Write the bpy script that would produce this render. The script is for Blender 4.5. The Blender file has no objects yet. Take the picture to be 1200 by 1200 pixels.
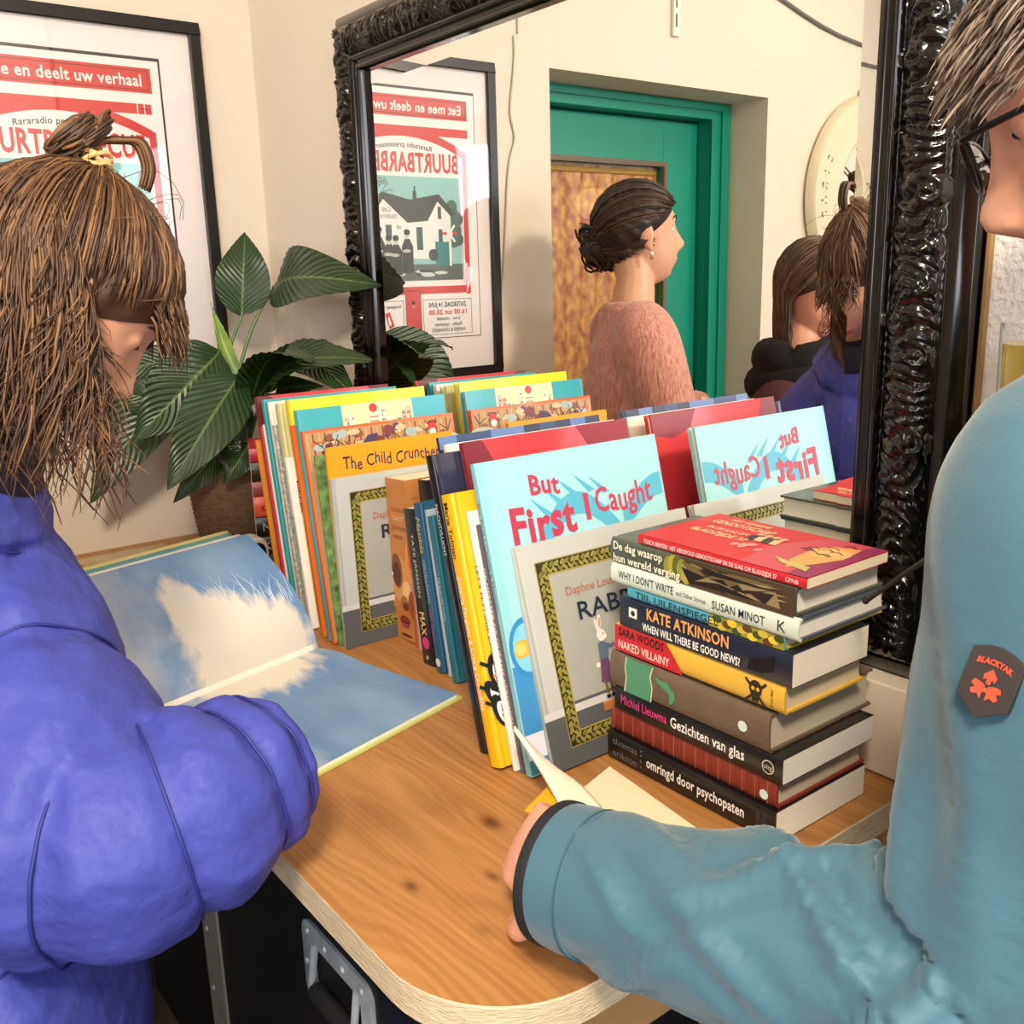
import bpy, bmesh, math, random
import numpy as np
from mathutils import Vector, Matrix, Euler
SC = bpy.context.scene
COL = SC.collection
rnd = random.Random(7)
T = 1.0                      # height of the table top
V = Vector
PI = math.pi

# ------------------------------------------------------------------ camera
CAM_LOC=(2.0590,-0.9191,1.5300)
CAM_R=(0.61084,0.79131,-0.02649)
CAM_U=(-0.17191,0.16522,0.97116)
FOCAL_PX=1133.43

cam_d = bpy.data.cameras.new('camera'); cam = bpy.data.objects.new('camera', cam_d); COL.objects.link(cam)
r_, u_ = V(CAM_R), V(CAM_U); b_ = r_.cross(u_)
M = Matrix((r_, u_, b_)).transposed().to_4x4(); M.translation = V(CAM_LOC)
cam.matrix_world = M
cam_d.sensor_width = 36; cam_d.lens = FOCAL_PX * 36 / 1200; cam_d.clip_start = .02
SC.camera = cam

# ------------------------------------------------------------------ light
w = bpy.data.worlds.new('world'); SC.world = w; w.use_nodes = True
w.node_tree.nodes['Background'].inputs[0].default_value = (1.0, .96, .9, 1)
w.node_tree.nodes['Background'].inputs[1].default_value = .42
def area(name, loc, aim, size, size_y, power, col, shape='RECTANGLE'):
    l = bpy.data.lights.new(name, 'AREA'); l.shape = shape; l.size = size
    if shape in ('RECTANGLE', 'ELLIPSE'): l.size_y = size_y
    l.energy = power; l.color = col
    o = bpy.data.objects.new(name, l); COL.objects.link(o); o.location = loc
    o.rotation_euler = (V(aim) - V(loc)).to_track_quat('-Z', 'Y').to_euler()
    return o
area('window_daylight', (4.4, -1.9, 1.95), (1.7, -.2, .9), 1.6, 1.3, 44, (.86, .93, 1.0))
area('street_window_daylight', (4.05, -3.9, 1.9), (1.2, -.4, 1.2), .9, 1.2, 30, (.95, .96, 1.0))
area('ceiling_lamp_light', (2.5, -1.35, 2.62), (1.45, -.35, 1.0), .35, .35, 50, (1.0, .85, .66), 'DISK')
area('ceiling_lamp_light', (.75, -2.1, 2.62), (.5, -1.3, 1.0), .4, .4, 5, (1.0, .86, .68), 'DISK')
SC.view_settings.view_transform = 'Standard'; SC.view_settings.look = 'None'
SC.view_settings.gamma = 1.0; SC.view_settings.use_curve_mapping = False
SC.view_settings.exposure = .22

# ------------------------------------------------------------------ materials
def lin(c):
    if isinstance(c, str):
        c = c.lstrip('#'); c = [int(c[i:i+2], 16) / 255 for i in (0, 2, 4)]
    return tuple(x / 12.92 if x <= .04045 else ((x + .055) / 1.055) ** 2.4 for x in c)
_m = {}
def mat(name, col, rough=.5, metal=0, coat=0, noise=0, nscale=20, bump=0, bscale=80, stretch=(1, 1, 1), spec=.5, trans=0, emit=0, sheen=0, col2=None, sss=0):
    key = (name, str(col), rough, noise, bump, str(col2))
    if key in _m: return _m[key]
    m = bpy.data.materials.new(name); m.use_nodes = True; nt = m.node_tree; b = nt.nodes['Principled BSDF']
    c = lin(col); b.inputs['Base Color'].default_value = (*c, 1)
    b.inputs['Roughness'].default_value = rough; b.inputs['Metallic'].default_value = metal
    b.inputs['Specular IOR Level'].default_value = spec
    if coat: b.inputs['Coat Weight'].default_value = coat; b.inputs['Coat Roughness'].default_value = .12
    if trans: b.inputs['Transmission Weight'].default_value = trans
    if emit: b.inputs['Emission Color'].default_value = (*c, 1); b.inputs['Emission Strength'].default_value = emit
    if sheen: b.inputs['Sheen Weight'].default_value = sheen
    if sss:
        b.inputs['Subsurface Weight'].default_value = sss; b.inputs['Subsurface Radius'].default_value = (.01, .004, .002)
        b.inputs['Subsurface Scale'].default_value = 1.0
    if noise or bump or col2:
        tc = nt.nodes.new('ShaderNodeTexCoord'); mp = nt.nodes.new('ShaderNodeMapping'); mp.inputs['Scale'].default_value = stretch
        nt.links.new(tc.outputs['Object'], mp.inputs['Vector'])
    if noise or col2:
        n = nt.nodes.new('ShaderNodeTexNoise'); n.inputs['Scale'].default_value = nscale; n.inputs['Detail'].default_value = 4
        nt.links.new(mp.outputs[0], n.inputs['Vector'])
        rp = nt.nodes.new('ShaderNodeValToRGB'); rp.color_ramp.elements[0].position = .3; rp.color_ramp.elements[1].position = .7
        c2 = lin(col2) if col2 else tuple(x * (1 - noise) for x in c)
        rp.color_ramp.elements[0].color = (*c2, 1); rp.color_ramp.elements[1].color = (*c, 1)
        nt.links.new(n.outputs['Fac'], rp.inputs[0]); nt.links.new(rp.outputs[0], b.inputs['Base Color'])
    if bump:
        n2 = nt.nodes.new('ShaderNodeTexNoise'); n2.inputs['Scale'].default_value = bscale; n2.inputs['Detail'].default_value = 3
        nt.links.new(mp.outputs[0], n2.inputs['Vector'])
        bp = nt.nodes.new('ShaderNodeBump'); bp.inputs['Strength'].default_value = bump; bp.inputs['Distance'].default_value = .004
        nt.links.new(n2.outputs['Fac'], bp.inputs['Height']); nt.links.new(bp.outputs[0], b.inputs['Normal'])
    _m[key] = m
    return m
def ink(c, rough=.45): return mat('ink', c, rough)

# ------------------------------------------------------------------ meshes
class MB:
    def __init__(s): s.v = []; s.f = []; s.mi = []; s.ms = []; s.uv = {}; s.flat = set()
    def m(s, mt):
        if mt not in s.ms: s.ms.append(mt)
        return s.ms.index(mt)
    def face(s, idx, mt): s.f.append(tuple(idx)); s.mi.append(s.m(mt))
    def add(s, pts): n = len(s.v); s.v += [tuple(p) for p in pts]; return n
    def box(s, a, b, mt):
        x0, y0, z0 = a; x1, y1, z1 = b
        n = s.add([(x0,y0,z0),(x1,y0,z0),(x1,y1,z0),(x0,y1,z0),(x0,y0,z1),(x1,y0,z1),(x1,y1,z1),(x0,y1,z1)])
        for q in ((3,2,1,0),(4,5,6,7),(0,1,5,4),(1,2,6,5),(2,3,7,6),(3,0,4,7)): s.face([n+i for i in q], mt)
    def grid(s, P, mt, closed_u=False, closed_v=False, uv=False):
        nu, nv = len(P), len(P[0]); n = s.add([p for row in P for p in row])
        if uv:
            for i in range(nu):
                for j in range(nv): s.uv[n+i*nv+j] = (i/(nu-1), j/(nv-1))
        for i in range(nu if closed_u else nu-1):
            for j in range(nv if closed_v else nv-1):
                a = n+i*nv+j; b = n+((i+1)%nu)*nv+j; c = n+((i+1)%nu)*nv+(j+1)%nv; d = n+i*nv+(j+1)%nv
                s.face((a,b,c,d), mt)
        return n
    def loft(s, rings, mt, cap=True):
        n = s.grid(rings, mt, closed_v=True); k = len(rings[0])
        if cap:
            s.face(list(range(n, n+k)), mt)
            e = n+(len(rings)-1)*k; s.face(list(range(e+k-1, e-1, -1)), mt)
    def tube(s, pts, rad, mt, k=8, cap=True, sub=0, up=None, rip=None):
        pts = [V(p) for p in pts]
        if not isinstance(rad, (list, tuple)): rad = [rad]*len(pts)
        if sub: pts, rad = smooth_path(pts, rad, sub)
        rings = []
        t0 = (pts[1]-pts[0]).normalized(); ref = V(up) if up else (V((0,0,1)) if abs(t0.z) < .9 else V((1,0,0)))
        x = (ref - t0*ref.dot(t0)).normalized()
        for i, p in enumerate(pts):
            t = (pts[min(i+1, len(pts)-1)]-pts[max(i-1, 0)]).normalized()
            x = (x - t*x.dot(t)).normalized(); y = t.cross(x)
            r = rad[i]; rx, ry = r if isinstance(r, (tuple, list)) else (r, r)
            rings.append([p + (x*(rx*math.cos(2*PI*j/k)) + y*(ry*math.sin(2*PI*j/k)))*(1+(rip(i/(len(pts)-1), 2*PI*j/k) if rip else 0)) for j in range(k)])
        s.loft(rings, mt, cap)
        return rings
    def lathe(s, prof, mt, c=(0,0,0), k=32):
        rings = [[(c[0]+r*math.cos(2*PI*j/k), c[1]+r*math.sin(2*PI*j/k), c[2]+z) for j in range(k)] for r, z in prof]
        s.loft(rings, mt)
    def ball(s, c, r, mt, k=12, rot=None):
        if not isinstance(r, (tuple, list)): r = (r, r, r)
        rings = []
        for i in range(1, k):
            a = PI*i/k
            ring = []
            for j in range(2*k):
                p = V((r[0]*math.sin(a)*math.cos(PI*j/k), r[1]*math.sin(a)*math.sin(PI*j/k), -r[2]*math.cos(a)))
                if rot: p = rot @ p
                ring.append(p + V(c))
            rings.append(ring)
        s.loft(rings, mt)
    def xf(s, M, start=0): s.v[start:] = [tuple(M @ V(p)) for p in s.v[start:]]
    def mesh(s, name):
        me = bpy.data.meshes.new(name); me.from_pydata(s.v, [], s.f)
        for m in s.ms: me.materials.append(m)
        me.polygons.foreach_set('material_index', s.mi)
        if s.uv:
            ul = me.uv_layers.new(name='uv')
            for l in me.loops: ul.data[l.index].uv = s.uv.get(l.vertex_index, (0, 0))
        me.update()
        return me
    def build(s, name, parent=None, smooth=False, loc=None, bevel=0, fix=True):
        me = s.mesh(name)
        if fix or bevel:
            bm = bmesh.new(); bm.from_mesh(me)
            if bevel:
                bmesh.ops.remove_doubles(bm, verts=bm.verts, dist=1e-5)
                es = [e for e in bm.edges if len(e.link_faces) == 2 and e.calc_face_angle(0) > .5]
                bmesh.ops.bevel(bm, geom=es, offset=bevel, segments=2, affect='EDGES', profile=.6)
            if fix: bmesh.ops.recalc_face_normals(bm, faces=bm.faces)
            bm.to_mesh(me); bm.free()
        if smooth:
            me.polygons.foreach_set('use_smooth', [True]*len(me.polygons))
            if smooth != 'all':
                try: me.set_sharp_from_angle(angle=math.radians(40))
                except Exception: pass
        o = bpy.data.objects.new(name, me); COL.objects.link(o)
        if parent: o.parent = parent
        if loc: o.location = loc
        return o
def smooth_path(pts, rad, sub):
    P = []; R = []
    n = len(pts)
    for i in range(n-1):
        a, b, c, d = pts[max(i-1,0)], pts[i], pts[i+1], pts[min(i+2,n-1)]
        for q in range(sub):
            t = q/sub
            P.append(.5*((2*b)+(c-a)*t+(2*a-5*b+4*c-d)*t*t+(3*b-a-3*c+d)*t**3))
            ra, rb = rad[i], rad[i+1]; tt = t*t*(3-2*t)
            if isinstance(ra, (tuple, list)): R.append((ra[0]+(rb[0]-ra[0])*tt, ra[1]+(rb[1]-ra[1])*tt))
            else: R.append(ra+(rb-ra)*tt)
    P.append(pts[-1]); R.append(rad[-1])
    return P, R
def tag(o, label=None, cat=None, group=None, kind=None):
    if label: o['label'] = label
    if cat: o['category'] = cat
    if group: o['group'] = group
    if kind: o['kind'] = kind
    return o
def empty(name, loc=(0,0,0), rot=None):
    o = bpy.data.objects.new(name, None); COL.objects.link(o); o.location = loc; o.empty_display_size = .05
    if rot is not None: o.rotation_euler = rot
    return o
def evaluated(o):
    dg = bpy.context.evaluated_depsgraph_get()
    me = bpy.data.meshes.new_from_object(o.evaluated_get(dg)); me.name = o.name
    return me
def remesh(mb, name, mt, voxel, parent=None, smooth_it=3, disp=None):
    """one continuous skin over everything in mb"""
    o = mb.build(name, None)
    md = o.modifiers.new('r', 'REMESH'); md.mode = 'VOXEL'; md.voxel_size = voxel
    if smooth_it:
        sm = o.modifiers.new('s', 'SMOOTH'); sm.iterations = smooth_it; sm.factor = .5
    me = evaluated(o); o.modifiers.clear(); o.data = me
    me.materials.clear(); me.materials.append(mt)
    n = len(me.vertices); co = np.empty(n*3); me.vertices.foreach_get('co', co); co = co.reshape(-1, 3)
    if disp is not None:
        no = np.empty(n*3); me.vertices.foreach_get('normal', no); no = no.reshape(-1, 3)
        co = co + no*disp(co)[:, None]; me.vertices.foreach_set('co', co.ravel()); me.update()
    me.polygons.foreach_set('use_smooth', [True]*len(me.polygons))
    me.polygons.foreach_set('material_index', [0]*len(me.polygons))
    if parent: o.parent = parent
    return o

# flat lettering: polygons of the built-in font, in (u, v)
_tc = {}
def text_poly(s, bold=0.0, shear=0.0, res=2):
    key = (s, bold, shear)
    if key in _tc: return _tc[key]
    c = bpy.data.curves.new('t', 'FONT'); c.body = s; c.size = 1; c.offset = bold; c.space_character = 1+bold*2.2; c.shear = shear; c.resolution_u = res
    o = bpy.data.objects.new('t', c); COL.objects.link(o)
    bpy.context.view_layer.update()
    me = evaluated(o)
    vs = [(p.co.x, p.co.y) for p in me.vertices]; fs = [tuple(p.vertices) for p in me.polygons]
    bpy.data.objects.remove(o); bpy.data.curves.remove(c); bpy.data.meshes.remove(me)
    _tc[key] = (vs, fs)
    return vs, fs
class Sheet:
    """print on a flat face: o origin, u to the right, v up, n out of the page"""
    def __init__(s, mb, o, u, v, n): s.mb = mb; s.o = V(o); s.u = V(u); s.v = V(v); s.n = V(n); s.k = 0
    def P(s, a, b, lay): return s.o + s.u*a + s.v*b + s.n*(.00025+.00012*lay+s.k*2.5e-6)
    def poly(s, pts, c, lay=0):
        s.k += 1; n = s.mb.add([s.P(a, b, lay) for a, b in pts]); s.mb.face(range(n, n+len(pts)), ink(c) if isinstance(c, str) else c)
    def rect(s, a, b, w, h, c, lay=0): s.poly([(a,b),(a+w,b),(a+w,b+h),(a,b+h)], c, lay)
    def box(s, a, b, w, h, t, c, lay=0):
        s.rect(a, b, w, t, c, lay); s.rect(a, b+h-t, w, t, c, lay); s.rect(a, b, t, h, c, lay); s.rect(a+w-t, b, t, h, c, lay)
    def disc(s, a, b, r, c, lay=0, ry=None, k=20, rot=0):
        ry = ry or r; cr, sr = math.cos(rot), math.sin(rot)
        s.poly([(a+r*math.cos(2*PI*i/k)*cr-ry*math.sin(2*PI*i/k)*sr, b+r*math.cos(2*PI*i/k)*sr+ry*math.sin(2*PI*i/k)*cr) for i in range(k)], c, lay)
    def line(s, pts, w, c, lay=0):
        for (a, b), (d, e) in zip(pts, pts[1:]):
            L = math.hypot(d-a, e-b) or 1e-6; px, py = -(e-b)/L*w/2, (d-a)/L*w/2
            s.poly([(a+px,b+py),(d+px,e+py),(d-px,e-py),(a-px,b-py)], c, lay)
    def text(s, t, a, b, h, c, lay=1, w=None, bold=.0, align='l', shear=0, rot=0, jit=0, seed=1, arc=0):
        """h = cap height; w = fit to this width; rot in radians; jit = uneven hand-cut letters"""
        mt = ink(c) if isinstance(c, str) else c
        vs, fs = text_poly(t, bold, shear)
        if not vs: return
        x0 = min(p[0] for p in vs); x1 = max(p[0] for p in vs); k = h/.73
        kx = (w/(x1-x0)) if w else k
        W = (x1-x0)*kx
        off = {'l': 0, 'c': -W/2, 'r': -W}[align]
        cr, sr = math.cos(rot), math.sin(rot)
        out = []
        for x, y in vs:
            X = (x-x0)*kx+off; Y = y*k
            if jit: Y += jit*h*math.sin(X/h*1.9+seed)+jit*h*.5*math.sin(X/h*5+seed*2)
            if arc: Y -= arc*((X-off-W/2)/(W/2))**2
            out.append((a+X*cr-Y*sr, b+X*sr+Y*cr))
        s.k += 1; n = s.mb.add([s.P(p, q, lay) for p, q in out])
        for f in fs: s.mb.face([n+i for i in f], mt)

# ------------------------------------------------------------------ room shell
wallm = mat('plaster', '#e3d7c6', .75, bump=.25, bscale=28, noise=.05, nscale=3)
wallr = mat('rough_plaster', '#ffffff', .8, bump=1.0, bscale=150, noise=.04, nscale=60)
def struct(name, mb, **k): return tag(mb.build(name, **k), kind='structure')
def boxes(name, bs, mt, **k):
    mb = MB()
    for a, b in bs: mb.box(a, b, mt)
    return struct(name, mb, **k)
DY0, DY1, DT = -.862, -1.748, T+1.047
boxes('wall_left', [((-.16, DY0, 0), (0, .16, 2.7)), ((-.16, -4.1, 0), (0, DY1, 2.7)), ((-.16, DY1, DT), (0, DY0, 2.7))], wallm)
boxes('wall_back', [((0, 0, 0), (1.599, .16, 2.7))], wallm)
boxes('wall_side', [((1.599, 0, 0), (4.7, .16, 2.7))], wallr)
boxes('floor', [((-.3, -4.1, -.1), (4.7, .16, 0))], mat('floor', '#6b5a49', .5, noise=.3, nscale=6))
boxes('ceiling', [((-.3, -4.1, 2.7), (4.7, .16, 2.8))], mat('ceiling_paint', '#efe9df', .8))
boxes('wall_right', [((4.55, -4.1, 0), (4.7, .0, 1.3)), ((4.55, -4.1, 2.65), (4.7, .0, 2.7)), ((4.55, -4.1, 1.3), (4.7, -2.75, 2.65)), ((4.55, -1.05, 1.3), (4.7, 0, 2.65))], wallm)
boxes('wall_front', [((0, -4.1, 0), (4.55, -4, 1.25)), ((0, -4.1, 2.55), (4.55, -4, 2.7)), ((0, -4.1, 1.25), (3.5, -4, 2.55)), ((4.5, -4.1, 1.25), (4.55, -4, 2.55))], wallm)
boxes('trim_1', [((.30, -.046, T+.002), (1.592, 0, T+.105))], mat('ledge_paint', '#d9cbb8', .6), bevel=.002)
boxes('trim_2', [((1.5950, -.008, T+.11), (1.5985, 0, 2.7))], mat('strip_wood', '#b08a58', .6, noise=.3, nscale=30, stretch=(4, 4, .4)))
for nm, (y0, y1, z0, z1) in (('window_1', (-2.75, -1.05, 1.3, 2.65)),):
    boxes(nm, [((4.56, y0, z0), (4.62, y1, z0+.05)), ((4.56, y0, z1-.05), (4.62, y1, z1)), ((4.56, y0, z0), (4.62, y0+.05, z1)), ((4.56, y1-.05, z0), (4.62, y1, z1)), ((4.57, -1.92, z0), (4.61, -1.88, z1))], mat('window_paint', '#e8e6e0', .4))
boxes('window_2', [((3.5, -4.08, 1.25), (4.5, -4.02, 1.3)), ((3.5, -4.08, 2.5), (4.5, -4.02, 2.55)), ((3.5, -4.08, 1.25), (3.55, -4.02, 2.55)), ((4.45, -4.08, 1.25), (4.5, -4.02, 2.55)), ((3.98, -4.07, 1.25), (4.02, -4.03, 2.55))], mat('window_paint', '#e8e6e0', .4))

def glassmat(name, tint=(1, 1, 1), gl=.05, rough=.02):
    m = bpy.data.materials.new(name); m.use_nodes = True; nt = m.node_tree
    for n in list(nt.nodes): nt.nodes.remove(n)
    o = nt.nodes.new('ShaderNodeOutputMaterial'); mx = nt.nodes.new('ShaderNodeMixShader'); t = nt.nodes.new('ShaderNodeBsdfTransparent'); g = nt.nodes.new('ShaderNodeBsdfGlossy')
    f = nt.nodes.new('ShaderNodeFresnel'); gm_ = nt.nodes.new('ShaderNodeNewGeometry'); mr_ = nt.nodes.new('ShaderNodeMapRange'); mr_.inputs[3].default_value = 1.45; mr_.inputs[4].default_value = 1/1.45; nt.links.new(gm_.outputs['Backfacing'], mr_.inputs[0]); nt.links.new(mr_.outputs[0], f.inputs[0])
    t.inputs[0].default_value = (*tint, 1); g.inputs['Roughness'].default_value = rough
    nt.links.new(f.outputs[0], mx.inputs[0]); nt.links.new(t.outputs[0], mx.inputs[1]); nt.links.new(g.outputs[0], mx.inputs[2]); nt.links.new(mx.outputs[0], o.inputs[0])
    return m
pane = glassmat('pane')

# green door in its deep recess
green = mat('green_paint', '#058a72', .35, bump=.05, bscale=30)
d = tag(empty('door_1', (-.15, -1.3, 0)), kind='structure')
def dpart(name, bs, mt, **k):
    mb = MB()
    for a, b in bs: mb.box((a[0]+.15, a[1]+1.3, a[2]), (b[0]+.15, b[1]+1.3, b[2]), mt)
    return mb.build(name, d, **k)
dpart('door_frame', [((-.25, -1.748, 0), (-.146, -1.66, DT)), ((-.25, -.91, 0), (-.146, -.862, DT)), ((-.25, -1.66, T+.997), (-.146, -.91, DT)),
    ((-.146, -1.74, 0), (-.138, -1.70, T+1.04)), ((-.146, -1.70, T+1.022), (-.138, -.87, T+1.04))], green, bevel=.002)
dpart('door_leaf', [((-.24, -1.655, .01), (-.205, -1.50, T+.99)), ((-.24, -.98, .01), (-.205, -.915, T+.99)), ((-.24, -1.50, T+.855), (-.205, -.98, T+.99)), ((-.24, -1.50, .01), (-.205, -.98, .45))], green, bevel=.003)
dpart('glazing_bead', [((-.212, -1.512, .45), (-.198, -1.498, T+.868)), ((-.212, -.992, .45), (-.198, -.978, T+.868)), ((-.212, -1.498, T+.853), (-.198, -.992, T+.868))], mat('bead', '#6a5b48', .4))
dpart('door_glass', [((-.222, -1.50, .45), (-.218, -.98, T+.856))], pane)
dpart('door_handle', [((-.205, -1.60, 1.02), (-.165, -1.58, 1.04)), ((-.175, -1.60, 1.02), (-.165, -1.49, 1.04))], mat('brass', '#b08d4a', .3, 1), bevel=.004)
cur = mat('brocade', '#dba94c', .42, metal=0, col2='#93352b', nscale=38, stretch=(.25, 1, .8), bump=.5, bscale=60)
mb = MB(); rows = []
for i in range(40):
    z = .47 + (T+.85-.47)*i/39; row = []
    for j in range(90):
        y = -1.498 + .515*j/89
        x = -.236 + .0022*math.sin(y*95 + 1.2*math.sin(z*3)) + .001*math.sin(y*210+z*9)
        row.append((x+.15, y+1.3, z))
    rows.append(row)
mb.grid(rows, cur); c_ = mb.build('door_curtain', d, smooth='all', fix=False)
mb = MB(); mb.tube([(-.232+.15, -1.49+1.3, T+.835), (-.232+.15, -.985+1.3, T+.835)], .008, mat('gold_braid', '#c9a24a', .4, .5)); mb.build('curtain_rod', d, smooth=True)
boxes('wall_recess', [((-.34, DY1-.1, 0), (-.25, DY0+.1, DT+.1))], wallm)

# ------------------------------------------------------------------ table
def wood_material():
    m = bpy.data.materials.new('pine'); m.use_nodes = True; nt = m.node_tree; b = nt.nodes['Principled BSDF']; L = nt.links.new
    tc = nt.nodes.new('ShaderNodeTexCoord'); sp = nt.nodes.new('ShaderNodeSeparateXYZ'); L(tc.outputs['Object'], sp.inputs[0])
    def mth(op, a, b_=None, c=None):
        n = nt.nodes.new('ShaderNodeMath'); n.operation = op
        for i, x in enumerate((a, b_, c)):
            if x is None: continue
            if isinstance(x, (int, float)): n.inputs[i].default_value = x
            else: L(x, n.inputs[i])
        return n.outputs[0]
    X, Y = sp.outputs[0], sp.outputs[1]
    warp = None; dark = None
    for kx, ky, s, amp, dk in ((1.352, -.418, .014, .022, 1.0), (1.282, -.445, .034, .030, .35), (1.262, -.498, .05, .02, .25), (1.425, -.47, .010, .012, .7), (1.39, -.535, .009, .010, .8), (1.50, -.42, .009, .008, .5), (.75, -.45, .03, .03, .7), (1.12, -.40, .008, .01, .6), (1.48, -.52, .012, .012, .4), (1.56, -.2, .02, .02, .6)):
        dx = mth('MULTIPLY', mth('SUBTRACT', X, kx), .55); dy = mth('SUBTRACT', Y, ky)
        r2 = mth('ADD', mth('MULTIPLY', dx, dx), mth('MULTIPLY', dy, dy))
        e = mth('EXPONENT', mth('MULTIPLY', r2, -1/(s*s*5)))
        # grain lines swing round the knot
        wv = mth('MULTIPLY', mth('MULTIPLY', e, amp), mth('DIVIDE', dy, mth('SQRT', mth('ADD', mth('MULTIPLY', dy, dy), (s*.5)**2))))
        warp = wv if warp is None else mth('ADD', warp, wv)
        e2 = mth('MULTIPLY', mth('EXPONENT', mth('MULTIPLY', r2, -1/(s*s*.35))), dk)
        dark = e2 if dark is None else mth('MAXIMUM', dark, e2)
    nz = nt.nodes.new('ShaderNodeTexNoise'); mp = nt.nodes.new('ShaderNodeMapping'); mp.inputs['Scale'].default_value = (1.6, 5, 1); L(tc.outputs['Object'], mp.inputs[0]); L(mp.outputs[0], nz.inputs['Vector']); nz.inputs['Scale'].default_value = 1.6; nz.inputs['Detail'].default_value = 2
    y2 = mth('ADD', mth('SUBTRACT', Y, warp), mth('MULTIPLY', nz.outputs[0], .16))
    ring = mth('SINE', mth('MULTIPLY', y2, 420)); ring2 = mth('SINE', mth('MULTIPLY', y2, 137))
    fib = nt.nodes.new('ShaderNodeTexNoise'); mp2 = nt.nodes.new('ShaderNodeMapping'); mp2.inputs['Scale'].default_value = (2.2, 260, 1); L(tc.outputs['Object'], mp2.inputs[0]); L(mp2.outputs[0], fib.inputs['Vector']); fib.inputs['Scale'].default_value = 1; fib.inputs['Detail'].default_value = 4
    fac = mth('ADD', mth('ADD', mth('MULTIPLY', ring, .05), mth('MULTIPLY', ring2, .04)), mth('ADD', mth('MULTIPLY', fib.outputs[0], .36), .30))
    rp = nt.nodes.new('ShaderNodeValToRGB'); L(fac, rp.inputs[0])
    rp.color_ramp.elements[0].position = .28; rp.color_ramp.elements[0].color = (*lin('#94602f'), 1)
    rp.color_ramp.elements[1].position = .64; rp.color_ramp.elements[1].color = (*lin('#bb864e'), 1)
    mx = nt.nodes.new('ShaderNodeMix'); mx.data_type = 'RGBA'; L(dark, mx.inputs[0]); L(rp.outputs[0], mx.inputs[6]); mx.inputs[7].default_value = (*lin('#5a2f14'), 1)
    L(mx.outputs[2], b.inputs['Base Color']); b.inputs['Roughness'].default_value = .42; b.inputs['Specular IOR Level'].default_value = .4
    bp = nt.nodes.new('ShaderNodeBump'); bp.inputs['Strength'].default_value = .12; bp.inputs['Distance'].default_value = .002; L(fac, bp.inputs['Height']); L(bp.outputs[0], b.inputs['Normal'])
    return m
pine = wood_material()
raw = mat('raw_wood', '#dcc6a4', .8, noise=.25, nscale=40, stretch=(1, 1, 6), bump=.6, bscale=120)
tb = tag(empty('display_table', (.8, -.3, 0)), 'wooden table with a rounded front corner and raw pale edge, holding all the books', 'table')
mb = MB(); out = [(.001, -.605), (1.47, -.605)]
for i in range(1, 13):
    a = -PI/2 + PI/2*i/12; out.append((1.47+.115*math.cos(a), -.49+.115*math.sin(a)))
out += [(1.585, -.004), (.001, -.004)]
th = .03; e = .0015
def inset(o, k):
    return [((x-.8)*k+.8, (y+.3)*k-.3) for x, y in o]
r0 = [(x-.8, y+.3, T-th) for x, y in out]; r1 = [(x-.8, y+.3, T-e) for x, y in out]; r2 = [(x-.8, y+.3, T) for x, y in inset(out, .9985)]
n = mb.add(r0+r1+r2); k = len(out)
for i in range(k):
    j = (i+1) % k; mb.face((n+i, n+j, n+k+j, n+k+i), raw); mb.face((n+k+i, n+k+j, n+2*k+j, n+2*k+i), raw)
mb.face(range(n+2*k, n+3*k), pine); mb.face(range(n+k-1, n-1, -1), raw)
top = mb.build('table_top', tb, fix=True)
# the grain uses table coordinates
top.location = (0, 0, 0)
for v in top.data.vertices: v.co.x += .8; v.co.y -= .3
top.location = (-.8, .3, 0)
steel = mat('dark_steel', '#2b2e33', .4, .6)
for x, y in ((1.42, -.55), (1.42, -.09), (.14, -.55), (.14, -.09)):
    mb = MB(); mb.box((x-.035-.8, y-.02+.3, .004), (x+.035-.8, y+.02+.3, T-.03), steel); mb.build('leg', tb, bevel=.003)
for x in (1.53, .05):
    mb = MB(); mb.box((x-.8, -.5+.3, T-.11), (x+.025-.8, -.02+.3, T-.03), mat('batten_wood', '#b98d5c', .6, noise=.3, nscale=12)); mb.build('batten', tb, bevel=.002)

dark_box = tag(empty('flight_case', (.34, -.25, 0)), 'added dark box that blackens the space under the table by the left wall', 'case')  # invented box, added only to keep the background under the table dark
mb = MB(); mb.box((-.28, -.2, .004), (.26, .11, .86), mat('black_panel', '#0b0b0d', .6, bump=.3, bscale=200)); mb.build('body', dark_box, bevel=.006)
for x in (-.282, .232):
    for y in (-.204, .084): mb = MB(); mb.box((x, y, .004), (x+.03, y+.03, .862), mat('dark_edge', '#3a3532', .5)); mb.build('edge_profile', dark_box, bevel=.002)
# flight case under the table
fc = tag(empty('flight_case', (1.0, -.25, 0)), 'black flight case with aluminium edges and recessed handle under the table', 'case')
alu = mat('aluminium', '#b4b6b8', .45, .5, noise=.2, nscale=30); zinc = mat('zinc', '#c3cdd2', .4, .3, noise=.25, nscale=50)
bx = [(.66, -.5), (1.36, -.08)]
mb = MB(); mb.box((.66-1, -.5+.25, .1), (1.36-1, -.08+.25, .88), mat('black_panel', '#0b0b0d', .6, bump=.3, bscale=200)); mb.build('body', fc)
mb = MB()
for x in (.66, 1.33):
    for y in (-.504, -.108):
        mb.box((x-.004-1 if x < 1 else x-.034-1, y+.25, .1), (x+.068-1 if x < 1 else x+.034-1, y+.032+.25, .88), alu)
for z in (.1, .85):
    for y in (-.506, -.106): mb.box((.66-1, y+.25, z), (1.36-1, y+.032+.25, z+.03), alu)
    for x in (.654, 1.334): mb.box((x-1, -.5+.25, z), (x+.032-1, -.08+.25, z+.03), alu)
mb.build('edge_profile', fc, bevel=.002)
mb = MB()
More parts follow.
